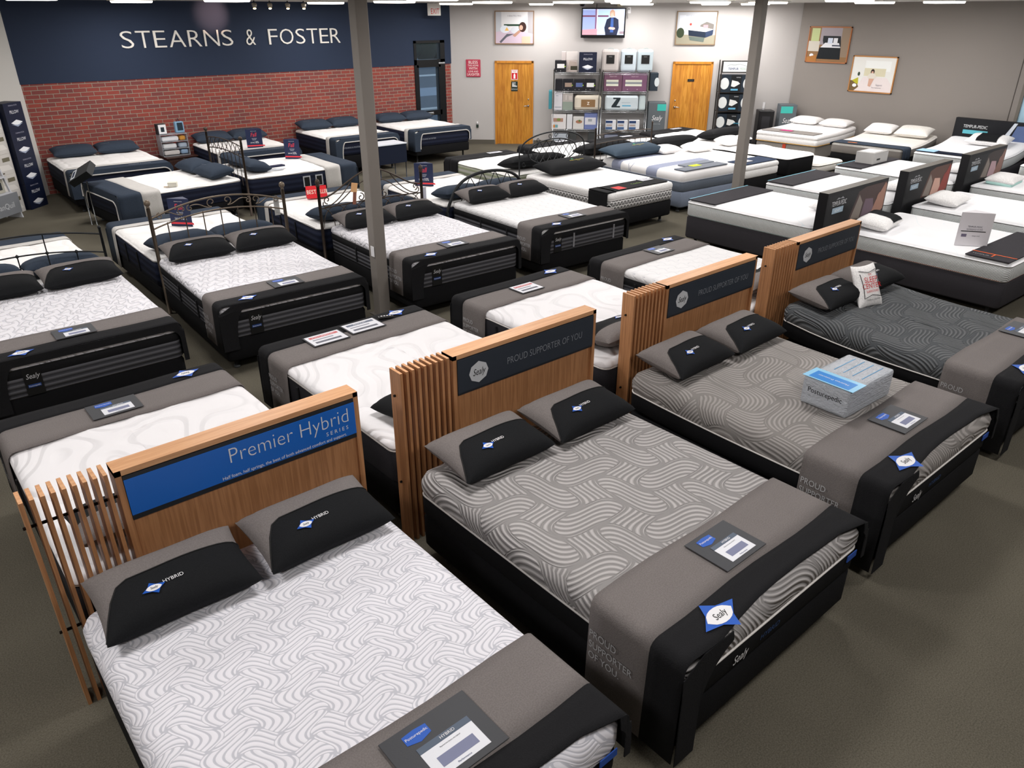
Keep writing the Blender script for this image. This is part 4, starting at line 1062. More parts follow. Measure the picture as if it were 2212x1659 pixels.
# ============================================================ black photo-panel headboards and the pale knit beds
T1 = bed(10.35, 3.55, -1.5, 'knit_orange', .66, 'with the orange bottom piping', desc='white knit')
T2 = bed(12.45, 3.58, -1, 'knit', .66, 'at the middle photo-panel headboard', desc='white knit')
T3 = bed(14.65, 3.60, -1, 'knit', .66, 'at the farthest photo-panel headboard', desc='white knit')
U1 = bed(10.12, 5.87, 180, 'knit', .68, 'nearest the far column base', desc='white knit')
U2 = bed(12.20, 5.87, 180, 'knit', .68, 'behind the middle photo-panel headboard', desc='white knit')
U3 = bed(14.45, 5.87, 180, 'knit', .68, 'with the pale grey box on its foot', desc='white knit')
def tline(mb, z, W):
    mb.box(-W / 2 + .01, W / 2 - .01, -.99, -.975, z - .0005, z + .001, M('#8fd0e6'))
for B_ in (U1, U2, U3): pad(B_, -1.0, -.52, CHAR, 'charcoal pad with blue line on bed', B_.W - .02, extras=tline)
def oline(mb, z, W):
    mb.box(-W / 2 + .20, -W / 2 + .22, -1.0, -.52, z - .0005, z + .001, M('#e0602a')); mb.box(-W / 2 + .09, -W / 2 + .2, -.78, -.765, z - .0005, z + .001, M('#e0602a')); mb.text('TEMPUR', .05, M('#8f8f92'), T(-W / 2 + .1, -.65, z + .001, rz=-90))
pad(T1, -1.0, -.52, CHAR, 'charcoal foot pad with orange line on the bed', T1.W - .01, extras=oline)
for cx, w_, hue, ph in ((10.13, 1.64, 0, 'nearest of the black photo-panel headboards'), (12.33, 1.52, 1, 'middle black photo-panel headboard'), (14.57, 1.6, 2, 'farthest black photo-panel headboard, by the right-hand wall bed')):
    t = thing('panel_headboard', ph + ', with a printed portrait', 'headboard', (cx, 4.69, 0), group='photo-panel headboards')
    mb = MB(); mb.box(-w_ / 2, w_ / 2, 0, .13, 0, 1.13, M('#17171a', .5)); mb.box(-w_ / 2, w_ / 2, 0, .13, 1.13, 1.132, M('#67625b', .5)); mb.build('panel', t)
    mb = MB()
    cols = [('#4a3a38', '#a07868', '#6d5a66'), ('#5a4038', '#8c3f38', '#c9a090'), ('#3e3432', '#8c6a60', '#b89aa0')][hue]
    picture(mb, [('r', (0, 0, 1, 1), '#1f2022'), ('p', [(.38, 0), (.5, .9), (.62, 1), (1, 1), (1, 0)], cols[0]), ('p', [(.42, .05), (.52, .8), (.6, .5), (.58, 0)], '#8a8078'), ('p', [(.6, 0), (.64, .6), (.78, .55), (.84, 0)], cols[2]), ('p', [(.78, 0), (.84, .45), (.97, .98), (1, .9), (1, .1), (.93, 0)], cols[1]), ('e', (.9, .5, .05, .2), cols[1]),
                 ('t', (.18, .72, .09, 'TEMPUR-PEDIC', .62), '#d7d9dc'), ('r', (.08, .42, .26, .6), '#9fb4c4'), ('t', (.17, .5, .05, 'ADAPT'), '#e7eaee'), ('p', [(.12, .84), (.15, .9), (.19, .87), (.22, .91), (.25, .84), (.19, .86)], '#9a9ca0')], w_ - .06, .42, -.001, T(0, 0, .88))
    mb.build('printed_panel', t)
def wrapdeco(col):
    def f(t, surf):
        main, _, P = pillow_geo(.66, .42, .17)
        mb = MB(); vs = []; n_, m_ = 10, 12
        for i in range(n_ + 1):
            for j in range(m_ + 1):
                q = surf(-.15 + 1.0 * i / n_, -.97 + 1.94 * j / m_, .006).translation; vs.append(q)
        fs = [(i * (m_ + 1) + j, (i + 1) * (m_ + 1) + j, (i + 1) * (m_ + 1) + j + 1, i * (m_ + 1) + j + 1) for i in range(n_) for j in range(m_)]
        mb.add(vs, fs, col, None, True); mb.build('wrap_band', t)
    return f
pillow(on(T1, -.35, .74), 8, 'white', 'white pillow with a wide black wrap, before the nearest photo panel', .66, .42, .17, 6, deco=wrapdeco(BLACKP))
pillow(on(T2, -.34, .70), 5, 'white', 'plain white pillow before the middle photo panel', .66, .46, .15, 5)
pillow(on(T3, -.25, .70), 4, 'white', 'white pillow with pale green side, before the farthest photo panel', .66, .44, .15, 4, deco=lambda t, s_: cordit(t))if False else None
t = pillow(on(T3, -.25, .70), 4, 'white', 'white pillow with a pale green side band, before the farthest photo panel', .66, .44, .15, 3)
mb = MB(); mb.box(-.31, .31, -.2, .2, -.075, -.01, M('#b5dbd5'), bev=.03); mb.build('side_band', t)
for B_, ph in ((U1, 'behind the nearest photo panel'), (U2, 'behind the middle photo panel'), (U3, 'showing between two photo panels')):
    pillow(on(B_, -.30, .72), 180, 'white', 'white pillow ' + ph, .64, .42, .14, 4)
t = thing('storage_box', 'pale grey cardboard box standing on the knit bed foot', 'box', on(U3, .0, -.72, .015), (0, 0, R(0)))
mb = MB(); mb.box(-.28, .28, -.17, .17, 0, .2, M('#b0aeac', .7), bev=.006); mb.build('carton', t)
mb = MB(); mb.box(-.22, .12, -.13, .13, .2, .204, WHITE); mb.box(-.15, -.02, -.172, -.17, .06, .09, INK); mb.build('papers', t)
# tent card on T1
def tent(loc, yaw, label, h, w, style):
    t = thing('tent_card', label, 'tent card', loc, (0, 0, R(yaw)), 'tent cards'); c = w * .45
    body = {'white': '#d6d2d6', 'fall': '#232c4c', 'best': '#d3202a'}[style]
    mb = MB(); k = M(body, .45)
    a, b_, c_ = (-w / 2, -c * .5), (w / 2, -c * .5), (0, c * .5)
    vs = [(a[0], a[1], 0), (b_[0], b_[1], 0), (c_[0], c_[1], 0), (a[0], a[1], h), (b_[0], b_[1], h), (c_[0], c_[1], h)]
    if style == 'best':
        mb.prism([(-c * .5, 0), (c * .5, 0), (0, h)], -w / 2, w / 2, k, T(rz=-90)); mb.build('card', t)
        mb = MB(); ang = math.degrees(math.atan2(c * .5, h)); mb.text('BEST', .085, M('#f3ead8'), T(0, 0, 0) @ T(-.075, -c * .25 - .004, h * .5, 90 - ang), 0, .8); mb.text('SELLER', .085, M('#f3ead8'), T(.085, -c * .25 - .004, h * .5, 90 - ang), 0, .6); mb.build('lettering', t)
        return t
    mb.add(vs, [(0, 1, 4, 3), (1, 2, 5, 4), (2, 0, 3, 5), (3, 4, 5)], k); mb.build('card', t)
    mb = MB(); y = -c * .5 - .001
    def face(tf):
        if style == 'fall':
            mb.text('STEARNS & FOSTER', .013, WHITE, tf @ T(0, 0, h * .9) @ UPF); mb.text('Fall', .11, M('#e0414c'), tf @ T(-.01, 0, h * .7) @ UPF, .25, .8)
            mb.text('SAVINGS', .024, M('#cfd3dc'), tf @ T(0, 0, h * .5) @ UPF); mb.text('EVENT', .024, M('#cfd3dc'), tf @ T(0, 0, h * .43) @ UPF)
            mb.text('SAVE', .036, WHITE, tf @ T(-.045, 0, h * .28) @ UPF); mb.text('10%', .062, WHITE, tf @ T(.04, 0, h * .29) @ UPF, 0, .8); mb.box(-w * .49, w * .49, 0, .0006, h * .08, h * .15, M('#e2414a'), tf)
        else:
            mb.text('TEMPUR-PEDIC', .03, M('#5a5866'), tf @ T(0, 0, h * .58) @ UPF, 0, .8); mb.text('REFERENCE GUIDE', .026, M('#5a5866'), tf @ T(0, 0, h * .5) @ UPF, 0, .8)
            mb.box(-w * .4, w * .35, 0, .0006, h * .43, h * .455, INK, tf); mb.box(-w * .36, -w * .2, 0, .0006, h * .27, h * .36, M('#6b6478'), tf); mb.text('sleep cool', .02, M('#5a5866'), tf @ T(.03, 0, h * .31) @ UPF)
    face(T(0, y, 0))
    if style == 'fall':
        d1 = Vector((c_[0] - b_[0], c_[1] - b_[1])); ang = math.degrees(math.atan2(d1.y, d1.x)); mid = ((b_[0] + c_[0]) / 2 + .001, (b_[1] + c_[1]) / 2 - .0005)
        face(T(mid[0], mid[1], 0, 0, 0, ang))
    mb.build('lettering', t)
    return t
tent(on(T1, -.28, -.36, .0), -55, 'white folded tent card on the orange-piped knit bed', .40, .36, 'white')
tent(on(S2_, -.02, -.28, .0), -48, 'navy and red sale tent card behind the ball-finial headboard', .36, .30, 'fall')
tent(on(V2, .45, -.35, .0), -45, 'navy and red sale tent card on the lattice-headboard bed', .36, .30, 'fall')
tent(on(W2, .05, -.45, .0), -20, 'navy and red sale tent card on the brick-wall bed', .36, .31, 'fall')
tent(on(S4, .25, -.30, .0), -48, 'navy and red sale tent card left of the arched headboard', .36, .31, 'fall')
tent(on(S3, .05, -.50, .02), -20, 'red tent card lettered BEST SELLER', .17, .30, 'best')
t = thing('small_box', 'small white carton lying on the crosswise bed', 'box', on(V1, .62, -.1), (0, 0, R(-30))); mb = MB(); mb.box(-.07, .07, -.05, .05, 0, .07, M('#e2dfd2'), bev=.006); mb.box(-.13, -.05, -.06, -.04, 0, .012, M('#b9a58c')); mb.build('carton', t)
t = thing('folder', 'dark navy folder lying open beside the lattice-top headboard', 'folder', on(V2, -.42, .60), (0, 0, R(4))); mb = MB(); mb.box(-.03, .38, -.06, .06, .04, .065, NAVYP, bev=.004); mb.box(-.02, .3, -.14, -.08, .0, .02, M('#c8ccd2'), bev=.004); mb.build('cover', t)
# slanted sign at V1 foot
t = thing('sign_stand', 'tilted black sign holder on a thin stand beside the crosswise bed foot', 'sign stand', (2.82, 14.05, 0), (0, 0, R(-45)))
mb = MB(); mb.tube([(-.04, 0, 0), (-.04, 0, .72)], .01, CHROME); mb.tube([(.05, 0, 0), (.05, 0, .72)], .01, CHROME); mb.build('stand', t)
mb = MB(); mb.box(-.2, .2, -.15, .15, -.06, .05, M('#1c1f22', .4), T(0, 0, .84, 28, -28)); mb.build('holder', t)
mb = MB(); mb.box(-.165, -.08, -.12, .12, .051, .054, M('#c9cdd2'), T(0, 0, .84, 28, -28)); mb.box(-.145, -.1, -.08, .08, .054, .056, M('#2b3346'), T(0, 0, .84, 28, -28)); mb.build('printed_sheet', t)
# hang tags on the iron headboards
t = thing('hang_tag', 'orange paper tag hanging on the headboard behind the nearer column', 'tag', (4.92, 8.93, 1.18)); mb = MB(); mb.box(-.03, .06, -.004, .0, -.1, .02, M('#d9a877'), T(0, 0, 0, 0, 12)); mb.box(.0, .05, -.004, 0, -.26, -.1, M('#8b5a4a'), T(0, 0, 0, 0, 8)); mb.build('paper', t)
t = thing('hang_tag', 'white paper tag hanging below the post left of the arched headboard', 'tag', (6.03, 8.95, .85)); mb = MB(); mb.box(-.03, .04, -.004, 0, -.1, .14, M('#b9bac6')); mb.build('paper', t)
# white plastic clips of the price rail on the far left R2 post: a pale tag
t = thing('hang_tag', 'pale card tied to the right ball-finial post', 'tag', (3.90, 9.04, 1.02)); mb = MB(); mb.box(-.05, .02, -.004, 0, -.1, .12, M('#c5c6c4')); mb.build('paper', t)
# nightstand with acrylic shelves
t = thing('nightstand', 'low dark wooden nightstand against the brick wall', 'nightstand', (5.24, 16.8, 0))
mb = MB(); mb.box(-.27, .27, -.22, .22, 0, .06, DARKW); mb.box(-.3, .3, -.25, .25, .06, .5, DARKW, bev=.008); mb.box(-.32, .32, -.27, .27, .5, .53, DARKW, bev=.006); mb.build('body', t)
for z in (.1, .3):
    mb = MB(); mb.box(-.27, .27, -.262, -.25, z, z + .17, DARKW, bev=.004); f_ = mb.build('drawer', t); mb = MB(); mb.lathe([(.012, 0), (.016, .02)], M('#8a7a60', .3, .8), T(0, -.262, z + .085, 90)); mb.build('knob', f_)
t = thing('acrylic_shelf', 'clear acrylic riser with white and blue folded goods on the nightstand', 'display shelf', (5.2, 16.85, .53))
mb = MB()
for z in (0, .14, .28, .42): mb.box(-.27, .27, -.14, .14, z, z + .006, MATS['clear'])
for x_ in (-.27, .264): mb.box(x_, x_ + .006, -.14, .14, 0, .42, MATS['clear'])
mb.build('shelves', t)
for i, (x0, x1, z, c) in enumerate(((-.24, .08, .02, '#d5cfcc'), (.1, .25, .02, '#8fa8c4'), (-.24, .04, .15, '#dcdcde'), (.08, .25, .15, '#a8b4c4'), (-.24, .1, .29, '#e6e6ea'), (.12, .24, .29, '#c98f3c'))):
    o = MB().box(x0, x1, -.11, .1, 0, .09, M(c), bev=.03).build('folded_textile', loc=(5.2, 16.85, .53 + z))
    tag(o, ('pale folded bedding low on the acrylic shelf', 'blue folded bedding low on the acrylic shelf', 'white folded bedding mid-way on the acrylic shelf', 'grey-blue folded bedding mid-way on the acrylic shelf', 'white rolled bedding on the acrylic shelf top tier', 'mustard packet on the acrylic shelf top tier')[i], 'bedding', 'goods on the acrylic shelf')
t = thing('display_box', 'small black box with white framed front on the acrylic shelf', 'box', (5.02, 16.85, .96)); mb = MB(); mb.box(-.1, .08, -.06, .06, 0, .2, M('#26262a')); mb.box(-.07, .08, -.065, -.06, .01, .19, WHITE); mb.box(-.03, .04, -.067, -.065, .05, .14, M('#26323a')); mb.build('carton', t)
t = thing('display_packet', 'light blue bag with black label on the acrylic shelf', 'packet', (5.38, 16.85, .96)); mb = MB(); mb.box(-.09, .09, -.05, .05, 0, .22, M('#7ea3bf'), bev=.02); mb.box(-.05, .06, -.055, -.05, .05, .2, M('#20303c')); mb.tube([(-.03, 0, .21), (0, 0, .28), (.03, 0, .21)], .008, INK); mb.build('bag', t)
# small blue-topped desk near W3
t = thing('side_table', 'slim dark table with a white top behind the nearer column', 'table', (8.75, 14.3, 0))
mb = MB(); mb.box(-.35, .35, -.25, .25, .70, .72, M('#dfe6ee', .2)); mb.build('table_top', t)
mb = MB(); mb.box(-.34, .34, -.24, .24, .32, .70, NAVYD); mb.build('apron', t)
for sx_ in (-.32, .32):
    for sy_ in (-.22, .22): mb = MB(); mb.tube([(sx_, sy_, .4), (sx_, sy_, 0)], .01, M('#2c3340', .3, .6)); mb.build('leg', t)

# ============================================================ right wall beds
X1 = bed(17.62, 9.72, -90 + 3, 'white', .69, 'in the far corner with the pink card', desc='white and gold-piped', L=2.0, bend=.05, nobase=True)
STY2 = None
f = thing('bed_base', 'light taupe base with a red strap under the far corner bed', 'bed base', (17.62, 9.72, 0), (0, 0, R(-87)), 'bed bases')
mb = MB(); mb.box(-.74, .74, -.97, .95, .16, .447, fabric('taupe_base', '#8f8a84'), bev=.03); mb.build('box', f); mb = MB(); mb.box(-.05, .03, -.985, -.97, .16, .445, M('#c2452c')); mb.build('strap', f)
for sx_ in (-.6, .6):
    for sy_ in (-.8, .8): mb = MB(); mb.tube([(sx_, sy_, .13), (sx_, sy_, 0)], .02, IRON); mb.build('leg', f)
mb = MB(); cord(mb, 1.53, 1.99, .07, .47, .008, M('#b98a2c'), .05); mb.build('piping', X1.m)
pad(X1, -.96, -.52, SIDE_G, 'taupe foot pad on the bed', 1.3); card(X1, -.12, -.75, 'bright pink card on the taupe pad', .3, .14, 'pink')
X2 = bed(17.58, 7.80, -90 + 4, 'taupe', .64, 'under the right-wall pictures', desc='cream-topped taupe', L=2.0, bend=.10, base_bottom=.26, leg_mat=INK)
throw(X2, .28, .14, NAVY, NAVY, 'dark navy foot protector with orange mark on the bed', (.02, .34), (.1, .1, .1), apron=False, words=False, logo_s=0)
mb = MB(); mb.box(-.45, -.25, -.9, -.85, X2.zt + .016, X2.zt + .018, M('#e07a30')); mb.box(-.2, .3, -.8, -.79, X2.zt + .016, X2.zt + .018, M('#5c646c')); mb.build('lettering', X2.t)
X3 = bed(17.55, 5.98, -90 + 2, 'knit', .66, 'at the right-wall photo-panel headboard', desc='white knit', L=2.0, bend=.13)
mb = MB(); mb.text('TEMPUR-PEDIC', .09, M('#c9cbd0'), T(-.35, -1.0, .34) @ UPF, 0, .8); mb.build('side_lettering', X3.f)
def bl(mb, z, W): mb.box(-W / 2, -W / 2 + .35, -.96, -.62, z - .001, z + .001, M('#9cc4e0'))
pad(X3, -.97, -.70, NAVYD, 'dark pad with pale blue end on the bed', 1.48, extras=bl)
X4 = bed(17.55, 4.0, -90, 'knit', .66, 'at the frame-right edge by the window', desc='white quilted', L=2.0, bend=.1)
t = thing('panel_headboard', 'black photo-panel headboard standing against the right wall', 'headboard', (18.55, 6.02, 0), (0, 0, R(-90)), 'photo-panel headboards')
mb = MB(); mb.box(-.78, 2.6, 0, .12, 0, 1.15, M('#14151a', .5)); mb.build('panel', t)
mb = MB(); picture(mb, [('r', (0, 0, 1, 1), '#15161b'), ('t', (.12, .72, .09, 'TEMPUR-PEDIC', .8), '#d7d9dc'), ('r', (.05, .42, .2, .58), '#5fb6c4'), ('p', [(.28, .2), (.34, 1), (.36, 1), (.31, .2)], '#cfd6e0'), ('p', [(.32, 0), (.36, .9), (.52, .95), (.5, 0)], '#5a6c96'), ('p', [(.4, .9), (.44, .5), (.5, .92)], '#8d9cc0'), ('e', (.62, .3, .07, .25), '#9a7c68')], 3.3, .5, -.001, T(.9, 0, .88)); mb.build('printed_panel', t)
for B_, zz, d_ in ((X1, .70, 'white pillow on the far corner bed'),):
    for sgn, nm in ((-1, 'nearer the cardboard box'), (1, 'nearer the cream-topped bed')): pillow(on(B_, sgn * .38, .70), B_.yaw, 'white', d_ + ', ' + nm, .7, .44, .16, 6, group='corner bed pillows')
pillow(on(X2, -.38, .68), X2.yaw, 'white', 'white pillow on the cream-topped bed, left of the cream one', .62, .44, .17, 14, group='cream-topped bed pillows')
pillow(on(X2, .36, .64), X2.yaw, 'cream', 'cream pillow on the taupe-sided bed', .72, .46, .19, 14, group='cream-topped bed pillows')
def wrap2(t, surf):
    mb = MB(); vs = []
    for i in range(9):
        for j in range(13): vs.append(surf(-.5 + 1.0 * i / 8, -.97 + 1.94 * j / 12, .007).translation)
    mb.add(vs, [(i * 13 + j, (i + 1) * 13 + j, (i + 1) * 13 + j + 1, i * 13 + j + 1) for i in range(8) for j in range(12)], BLACKP, None, True); mb.build('wrap_band', t)
pillow(on(X3, .1, .58), X3.yaw, 'white', 'white pillow with a wide black middle band before the wall photo panel', .80, .46, .17, 12, deco=wrap2, shape=5)

# ============================================================ pictures, television and signs
def framed(s, z, w_, h_, frame_col, shapes, label, on_right=False, y_=None):
    if on_right: t = thing('framed_picture', label, 'picture', (18.745, y_, z), (0, 0, R(-90)), 'framed bed pictures')
    else: t = thing('framed_picture', label, 'picture', wp(s, z, .005), wallrot(), 'framed bed pictures')
    mb = MB(); k = M(frame_col, .5)
    for a, b_, c, d_ in ((-w_ / 2, w_ / 2, h_ / 2 - .025, h_ / 2), (-w_ / 2, w_ / 2, -h_ / 2, -h_ / 2 + .025), (-w_ / 2, -w_ / 2 + .025, -h_ / 2, h_ / 2), (w_ / 2 - .025, w_ / 2, -h_ / 2, h_ / 2)): mb.box(a, b_, -.03, 0, c, d_, k)
    mb.build('frame', t)
    mb = MB(); mb.box(-w_ / 2 + .02, w_ / 2 - .02, -.018, -.005, -h_ / 2 + .02, h_ / 2 - .02, M('#c9c5c4', .3)); picture(mb, shapes, w_ - .05, h_ - .05, -.018, None, .3); mb.build('print', t)
    return t
framed(1.66, 2.845, 1.0, .77, '#8a6f58', [('r', (0, 0, 1, 1), '#cfccd0'), ('r', (.16, .3, .84, 1), '#d9d8da'), ('r', (0, .3, .15, 1), '#b9bcc2'), ('r', (.86, .3, 1, 1), '#a7a3a6'), ('t', (.5, .87, .05, 'A BEAUTIFUL MIND', .8), '#8e8890'), ('r', (.22, .55, .66, .61), '#23402e'),
  ('p', [(0, 0), (0, .36), (.3, .42), (.75, .38), (1, .3), (1, 0)], '#c5b3c2'), ('e', (.25, .45, .13, .12), '#d5dbe4'), ('p', [(.24, .4), (.3, .52), (.36, .4)], '#e0b060'), ('p', [(.1, .05), (.3, .3), (.5, .3), (.3, .2), (.14, 0)], '#5c5c66'), ('e', (.52, .42, .12, .11), '#c9ccd2'), ('e', (.72, .52, .1, .16), '#3a2420'), ('e', (.68, .5, .05, .08), '#c9a08c'), ('p', [(.45, .25), (.62, .42), (.68, .38), (.52, .2)], '#b58c78'), ('r', (.7, 0, .93, .22), '#d5b8a0')],
  'framed photo of a woman lying on a bed, left of the television')
framed(6.2, 2.84, 1.0, .77, '#84705a', [('r', (0, 0, 1, 1), '#b9bcc2'), ('r', (.05, .35, .6, .9), '#cdd1d8'), ('t', (.35, .88, .045, 'POSTUREPEDIC', .8), '#8a93a4'), ('p', [(0, 0), (0, .3), (1, .28), (1, 0)], '#8f8a78'), ('p', [(.6, .3), (.6, .6), (.76, .7), (.95, .62), (.95, .3)], '#6f6a66'), ('e', (.1, .35, .1, .16), '#35402e'), ('p', [(.3, .44), (.62, .54), (.95, .46), (.75, .38)], '#e3e3e6'), ('p', [(.3, .44), (.75, .38), (.76, .2), (.32, .26)], '#1e2838'), ('p', [(.75, .38), (.95, .46), (.93, .28), (.76, .2)], '#2c3850'), ('p', [(.32, .24), (.74, .2), (.72, .06), (.36, .12)], '#5c6660'), ('r', (.68, .5, .8, .6), '#c08a90'), ('e', (.35, .62, .03, .04), '#b5443c')],
  'framed photo of a navy bed, above the right wooden door')
def rl(z): return z
framed(0, 2.49, 1.08, .80, '#a5683f', [('r', (0, 0, 1, 1), '#8a6a4a'), ('r', (.28, .5, .8, 1), '#9a9298'), ('r', (.05, .6, .25, .98), '#b5c08a'), ('r', (.8, .15, 1, 1), '#8c7a68'), ('r', (0, .3, .28, .6), '#c5bfb4'), ('p', [(.35, .62), (.35, .76), (.78, .76), (.82, .45), (.4, .45)], '#23262a'), ('p', [(.3, .4), (.42, .56), (.76, .56), (.82, .4)], '#dcdde2'), ('r', (.48, .54, .6, .7), '#c9d2e2'), ('r', (.62, .54, .72, .7), '#dadbe0'), ('p', [(.3, .42), (.82, .42), (.84, .08), (.26, .08)], '#1c2024'), ('r', (.6, .46, .8, .5), '#3c4252'), ('e', (.12, .18, .05, .05), '#dfe3ee'), ('p', [(0, 0), (0, .12), (.25, .2), (.26, 0)], '#a5703c')],
  'wood-framed photo of a dark bed, upper one on the right wall', True, 10.14)
framed(0, 1.89, 1.06, .79, '#b07a44', [('r', (0, 0, 1, 1), '#dcdcd8'), ('r', (.3, .6, .9, .9), '#e6e8e6'), ('r', (.3, .45, .8, .68), '#cfc9ae'), ('p', [(.12, 0), (.3, .42), (.85, .42), (1, .2), (1, 0)], '#ddd3d2'), ('p', [(0, 0), (0, .3), (.14, .3), (.22, .12), (.12, 0)], '#6f5a3c'), ('p', [(.04, .3), (.18, .4), (.2, .2), (.14, .22)], '#b5b033'), ('e', (.18, .5, .03, .06), '#3c4a3c'), ('e', (.5, .58, .045, .08), '#3a2a28'), ('e', (.5, .56, .025, .04), '#c9a08c'), ('e', (.5, .44, .1, .1), '#d5cfc4'), ('p', [(.44, .38), (.56, .38), (.5, .14), (.44, .16)], '#c9a08c'), ('t', (.7, .2, .06, 'Support', .8), '#8f8a94'), ('t', (.65, .12, .04, 'from head to toe', .8), '#8f8a94'), ('e', (.12, .16, .05, .05), '#eef0f6')],
  'wood-framed photo of a woman sitting on a white bed, lower one on the right wall', True, 8.92)
t = thing('television', 'black flat television showing a presenter, high on the far wall', 'television', wp(3.89, 2.955, .1), (0, 0, R(-45 - 2)))
mb = MB(); mb.box(-.55, .55, -.03, .04, -.34, .34, M('#0e0e10', .25), bev=.012); mb.build('casing', t)
mb = MB()
picture(mb, [('r', (0, 0, 1, 1), '#b4c0e4'), ('r', (0, .1, .3, .96), '#8e9ccc'), ('r', (.36, .1, .7, .95), '#a9c2dc'), ('r', (0, .7, .62, .76), '#6a3a52'), ('r', (.3, .12, .34, 1), '#7a5a78'), ('r', (.34, .12, .36, 1), '#dfe4f6'), ('p', [(0, 0), (0, .2), (.36, .24), (.36, 0)], '#c08a96'), ('r', (.36, .02, .56, .12), '#e4ebf6'), ('p', [(.56, 0), (.53, .28), (.58, .6), (.66, .68), (.78, .68), (.86, .6), (.88, .28), (.84, 0)], '#1a2036'), ('p', [(.67, .1), (.68, .66), (.74, .66), (.75, .1)], '#33508c'), ('e', (.71, .86, .06, .12), '#c9a08c'), ('p', [(.65, .7), (.65, .9), (.71, .99), (.77, .9), (.78, .7), (.74, .74), (.74, .88), (.68, .88), (.68, .74)], '#b59078'), ('e', (.7, .76, .035, .09), '#d3a898'), ('e', (.68, .26, .05, .05), '#cf9c94'), ('e', (.74, .25, .05, .05), '#cf9c94'), ('r', (.9, .04, 1, .14), '#7a6a72')], 1.03, .58, -.031, T(0, 0, .02), emit=.75)
mb.build('screen', t)
mb = MB(); mb.tube([(-.18, .02, .34), (-.18, .03, .43)], .008, INK); mb.tube([(.56, .05, .2), (.6, .06, .1), (.58, .07, .28), (.62, .07, .33)], .006, M('#8a8a8c')); mb.build('cable', t)
t = thing('wall_outlet', 'white outlet plate on the wall beside the television', 'outlet', wp(4.52, 3.24, .0), wallrot()); mb = MB(); mb.box(-.04, .04, -.008, 0, -.07, .07, WHITE, bev=.004); mb.lathe([(.01, 0), (.01, .01)], INK, T(0, -.008, .02, 90)); mb.build('plate', t)
t = thing('wall_bracket', 'small beige box mounted above the television', 'bracket', wp(4.28, 3.36, .0), wallrot()); mb = MB(); mb.box(-.06, .06, -.08, 0, -.04, .04, M('#cfc5a8')); mb.build('housing', t)
t = thing('security_camera', 'black dome camera on the ceiling left of the television', 'security camera', wp(3.35, 3.4, .7)); mb = MB(); mb.lathe([(.02, -.09), (.06, -.07), (.08, -.02), (.085, 0)], M('#1a1a20', .2)); mb.build('dome', t)
t = thing('wall_sign', 'red sign reading BLESS THIS HOME WITH LOVE AND LAUGHTER', 'sign', wp(.59, 1.89, .0), wallrot())
mb = MB(); mb.box(-.19, .19, -.03, -.002, -.21, .21, M('#b23a50', .7), bev=.012); mb.build('board', t)
mb = MB()
for q, z, s_, ws in (('BLESS', .14, .1, 1.0), ('THIS HOME', .065, .06, .9), ('WITH', -.005, .085, 1.0), ('LOVE AND', -.08, .06, .9), ('LAUGHTER', -.15, .085, .75)): mb.text(q, s_, M('#efe6e2'), T(0, -.031, z) @ UPF, 0, ws)
mb.build('lettering', t)
t = thing('air_freshener', 'small black and white plug-in device low on the wall by the left door', 'air freshener', wp(.67, .5, .0), wallrot()); mb = MB(); mb.box(-.03, .03, -.04, 0, -.08, .0, M('#26322c', .4), bev=.008); mb.lathe([(.018, 0), (.02, .05), (.012, .07)], WHITE, T(0, -.02, 0)); mb.build('housing', t)

# ============================================================ wire racks on the far wall
def wire_rack(s0, s1, label, levels, d0=.1, d1=.55):
    t = thing('wire_rack', label, 'wire rack', wp(s0, 0, 0), wallrot(), 'chrome wire racks'); w_ = s1 - s0
    for x_ in (0, w_):
        for y_ in (-d0, -d1):
            mb = MB(); mb.tube([(x_, y_, 0), (x_, y_, 1.9)], .012, CHROME, 8); mb.build('upright', t)
    for z in levels:
        mb = MB()
        for y_ in (-d0, -d1):
            mb.tube([(0, y_, z), (w_, y_, z)], .006, CHROME, 6); mb.tube([(0, y_, z - .04), (w_, y_, z - .04)], .005, CHROME, 6)
            pts = []
            for i in range(int(w_ / .05) + 1): pts.append((min(w_, i * .05), y_, z - (.04 if i % 2 else 0)))
            mb.tube(pts, .003, CHROME, 4)
        for x_ in (0, w_): mb.tube([(x_, -d0, z), (x_, -d1, z)], .006, CHROME, 6)
        for i in range(1, int(w_ / .05)): mb.tube([(i * .05, -d0, z + .003), (i * .05, -d1, z + .003)], .003, CHROME, 4)
        mb.build('wire_shelf', t)
    return t
LV = (.46, .93, 1.39, 1.83)
wire_rack(2.70, 3.86, 'chrome wire rack left of the pair, loaded with small boxed bedding', LV)
wire_rack(3.93, 5.08, 'chrome wire rack right of the pair, with clear bedding bags on top', LV)
def goods(s0, s1, z, h, dep, col, label, shapes=None, kind='box', name='boxed_bedding', bev=.006, group='boxed goods on the wire racks', front=.50):
    w_ = s1 - s0; t = thing(name, label, kind, wp((s0 + s1) / 2, z + .008, front), wallrot(), group)
    mb = MB(); mb.box(-w_ / 2, w_ / 2, 0, dep, 0, h, col if not isinstance(col, str) else M(col, .6), bev=bev); mb.build('carton', t)
    if shapes: mb = MB(); picture(mb, shapes, w_, h, -.0005, T(0, 0, h / 2), .6); mb.build('printed_front', t)
    return t
sq = lambda c: [('r', (.2, .35, .85, .72), c), ('e', (.9, .5, .05, .05), '#9fd02c'), ('r', (.12, .1, .16, .15), '#dddddd'), ('r', (.5, .1, .54, .15), '#dddddd')]
nav = [('r', (0, 0, 1, 1), '#141c34'), ('t', (.5, .9, .03, 'STEARNS & FOSTER', .85), '#aaaabb'), ('t', (.5, .66, .075, 'PILLOW', .85), '#e8eaf0'), ('p', [(.18, .28), (.5, .38), (.82, .28), (.5, .16)], '#eef0f4'), ('p', [(.18, .24), (.5, .12), (.82, .24), (.5, .19)], '#9aa4ba')]
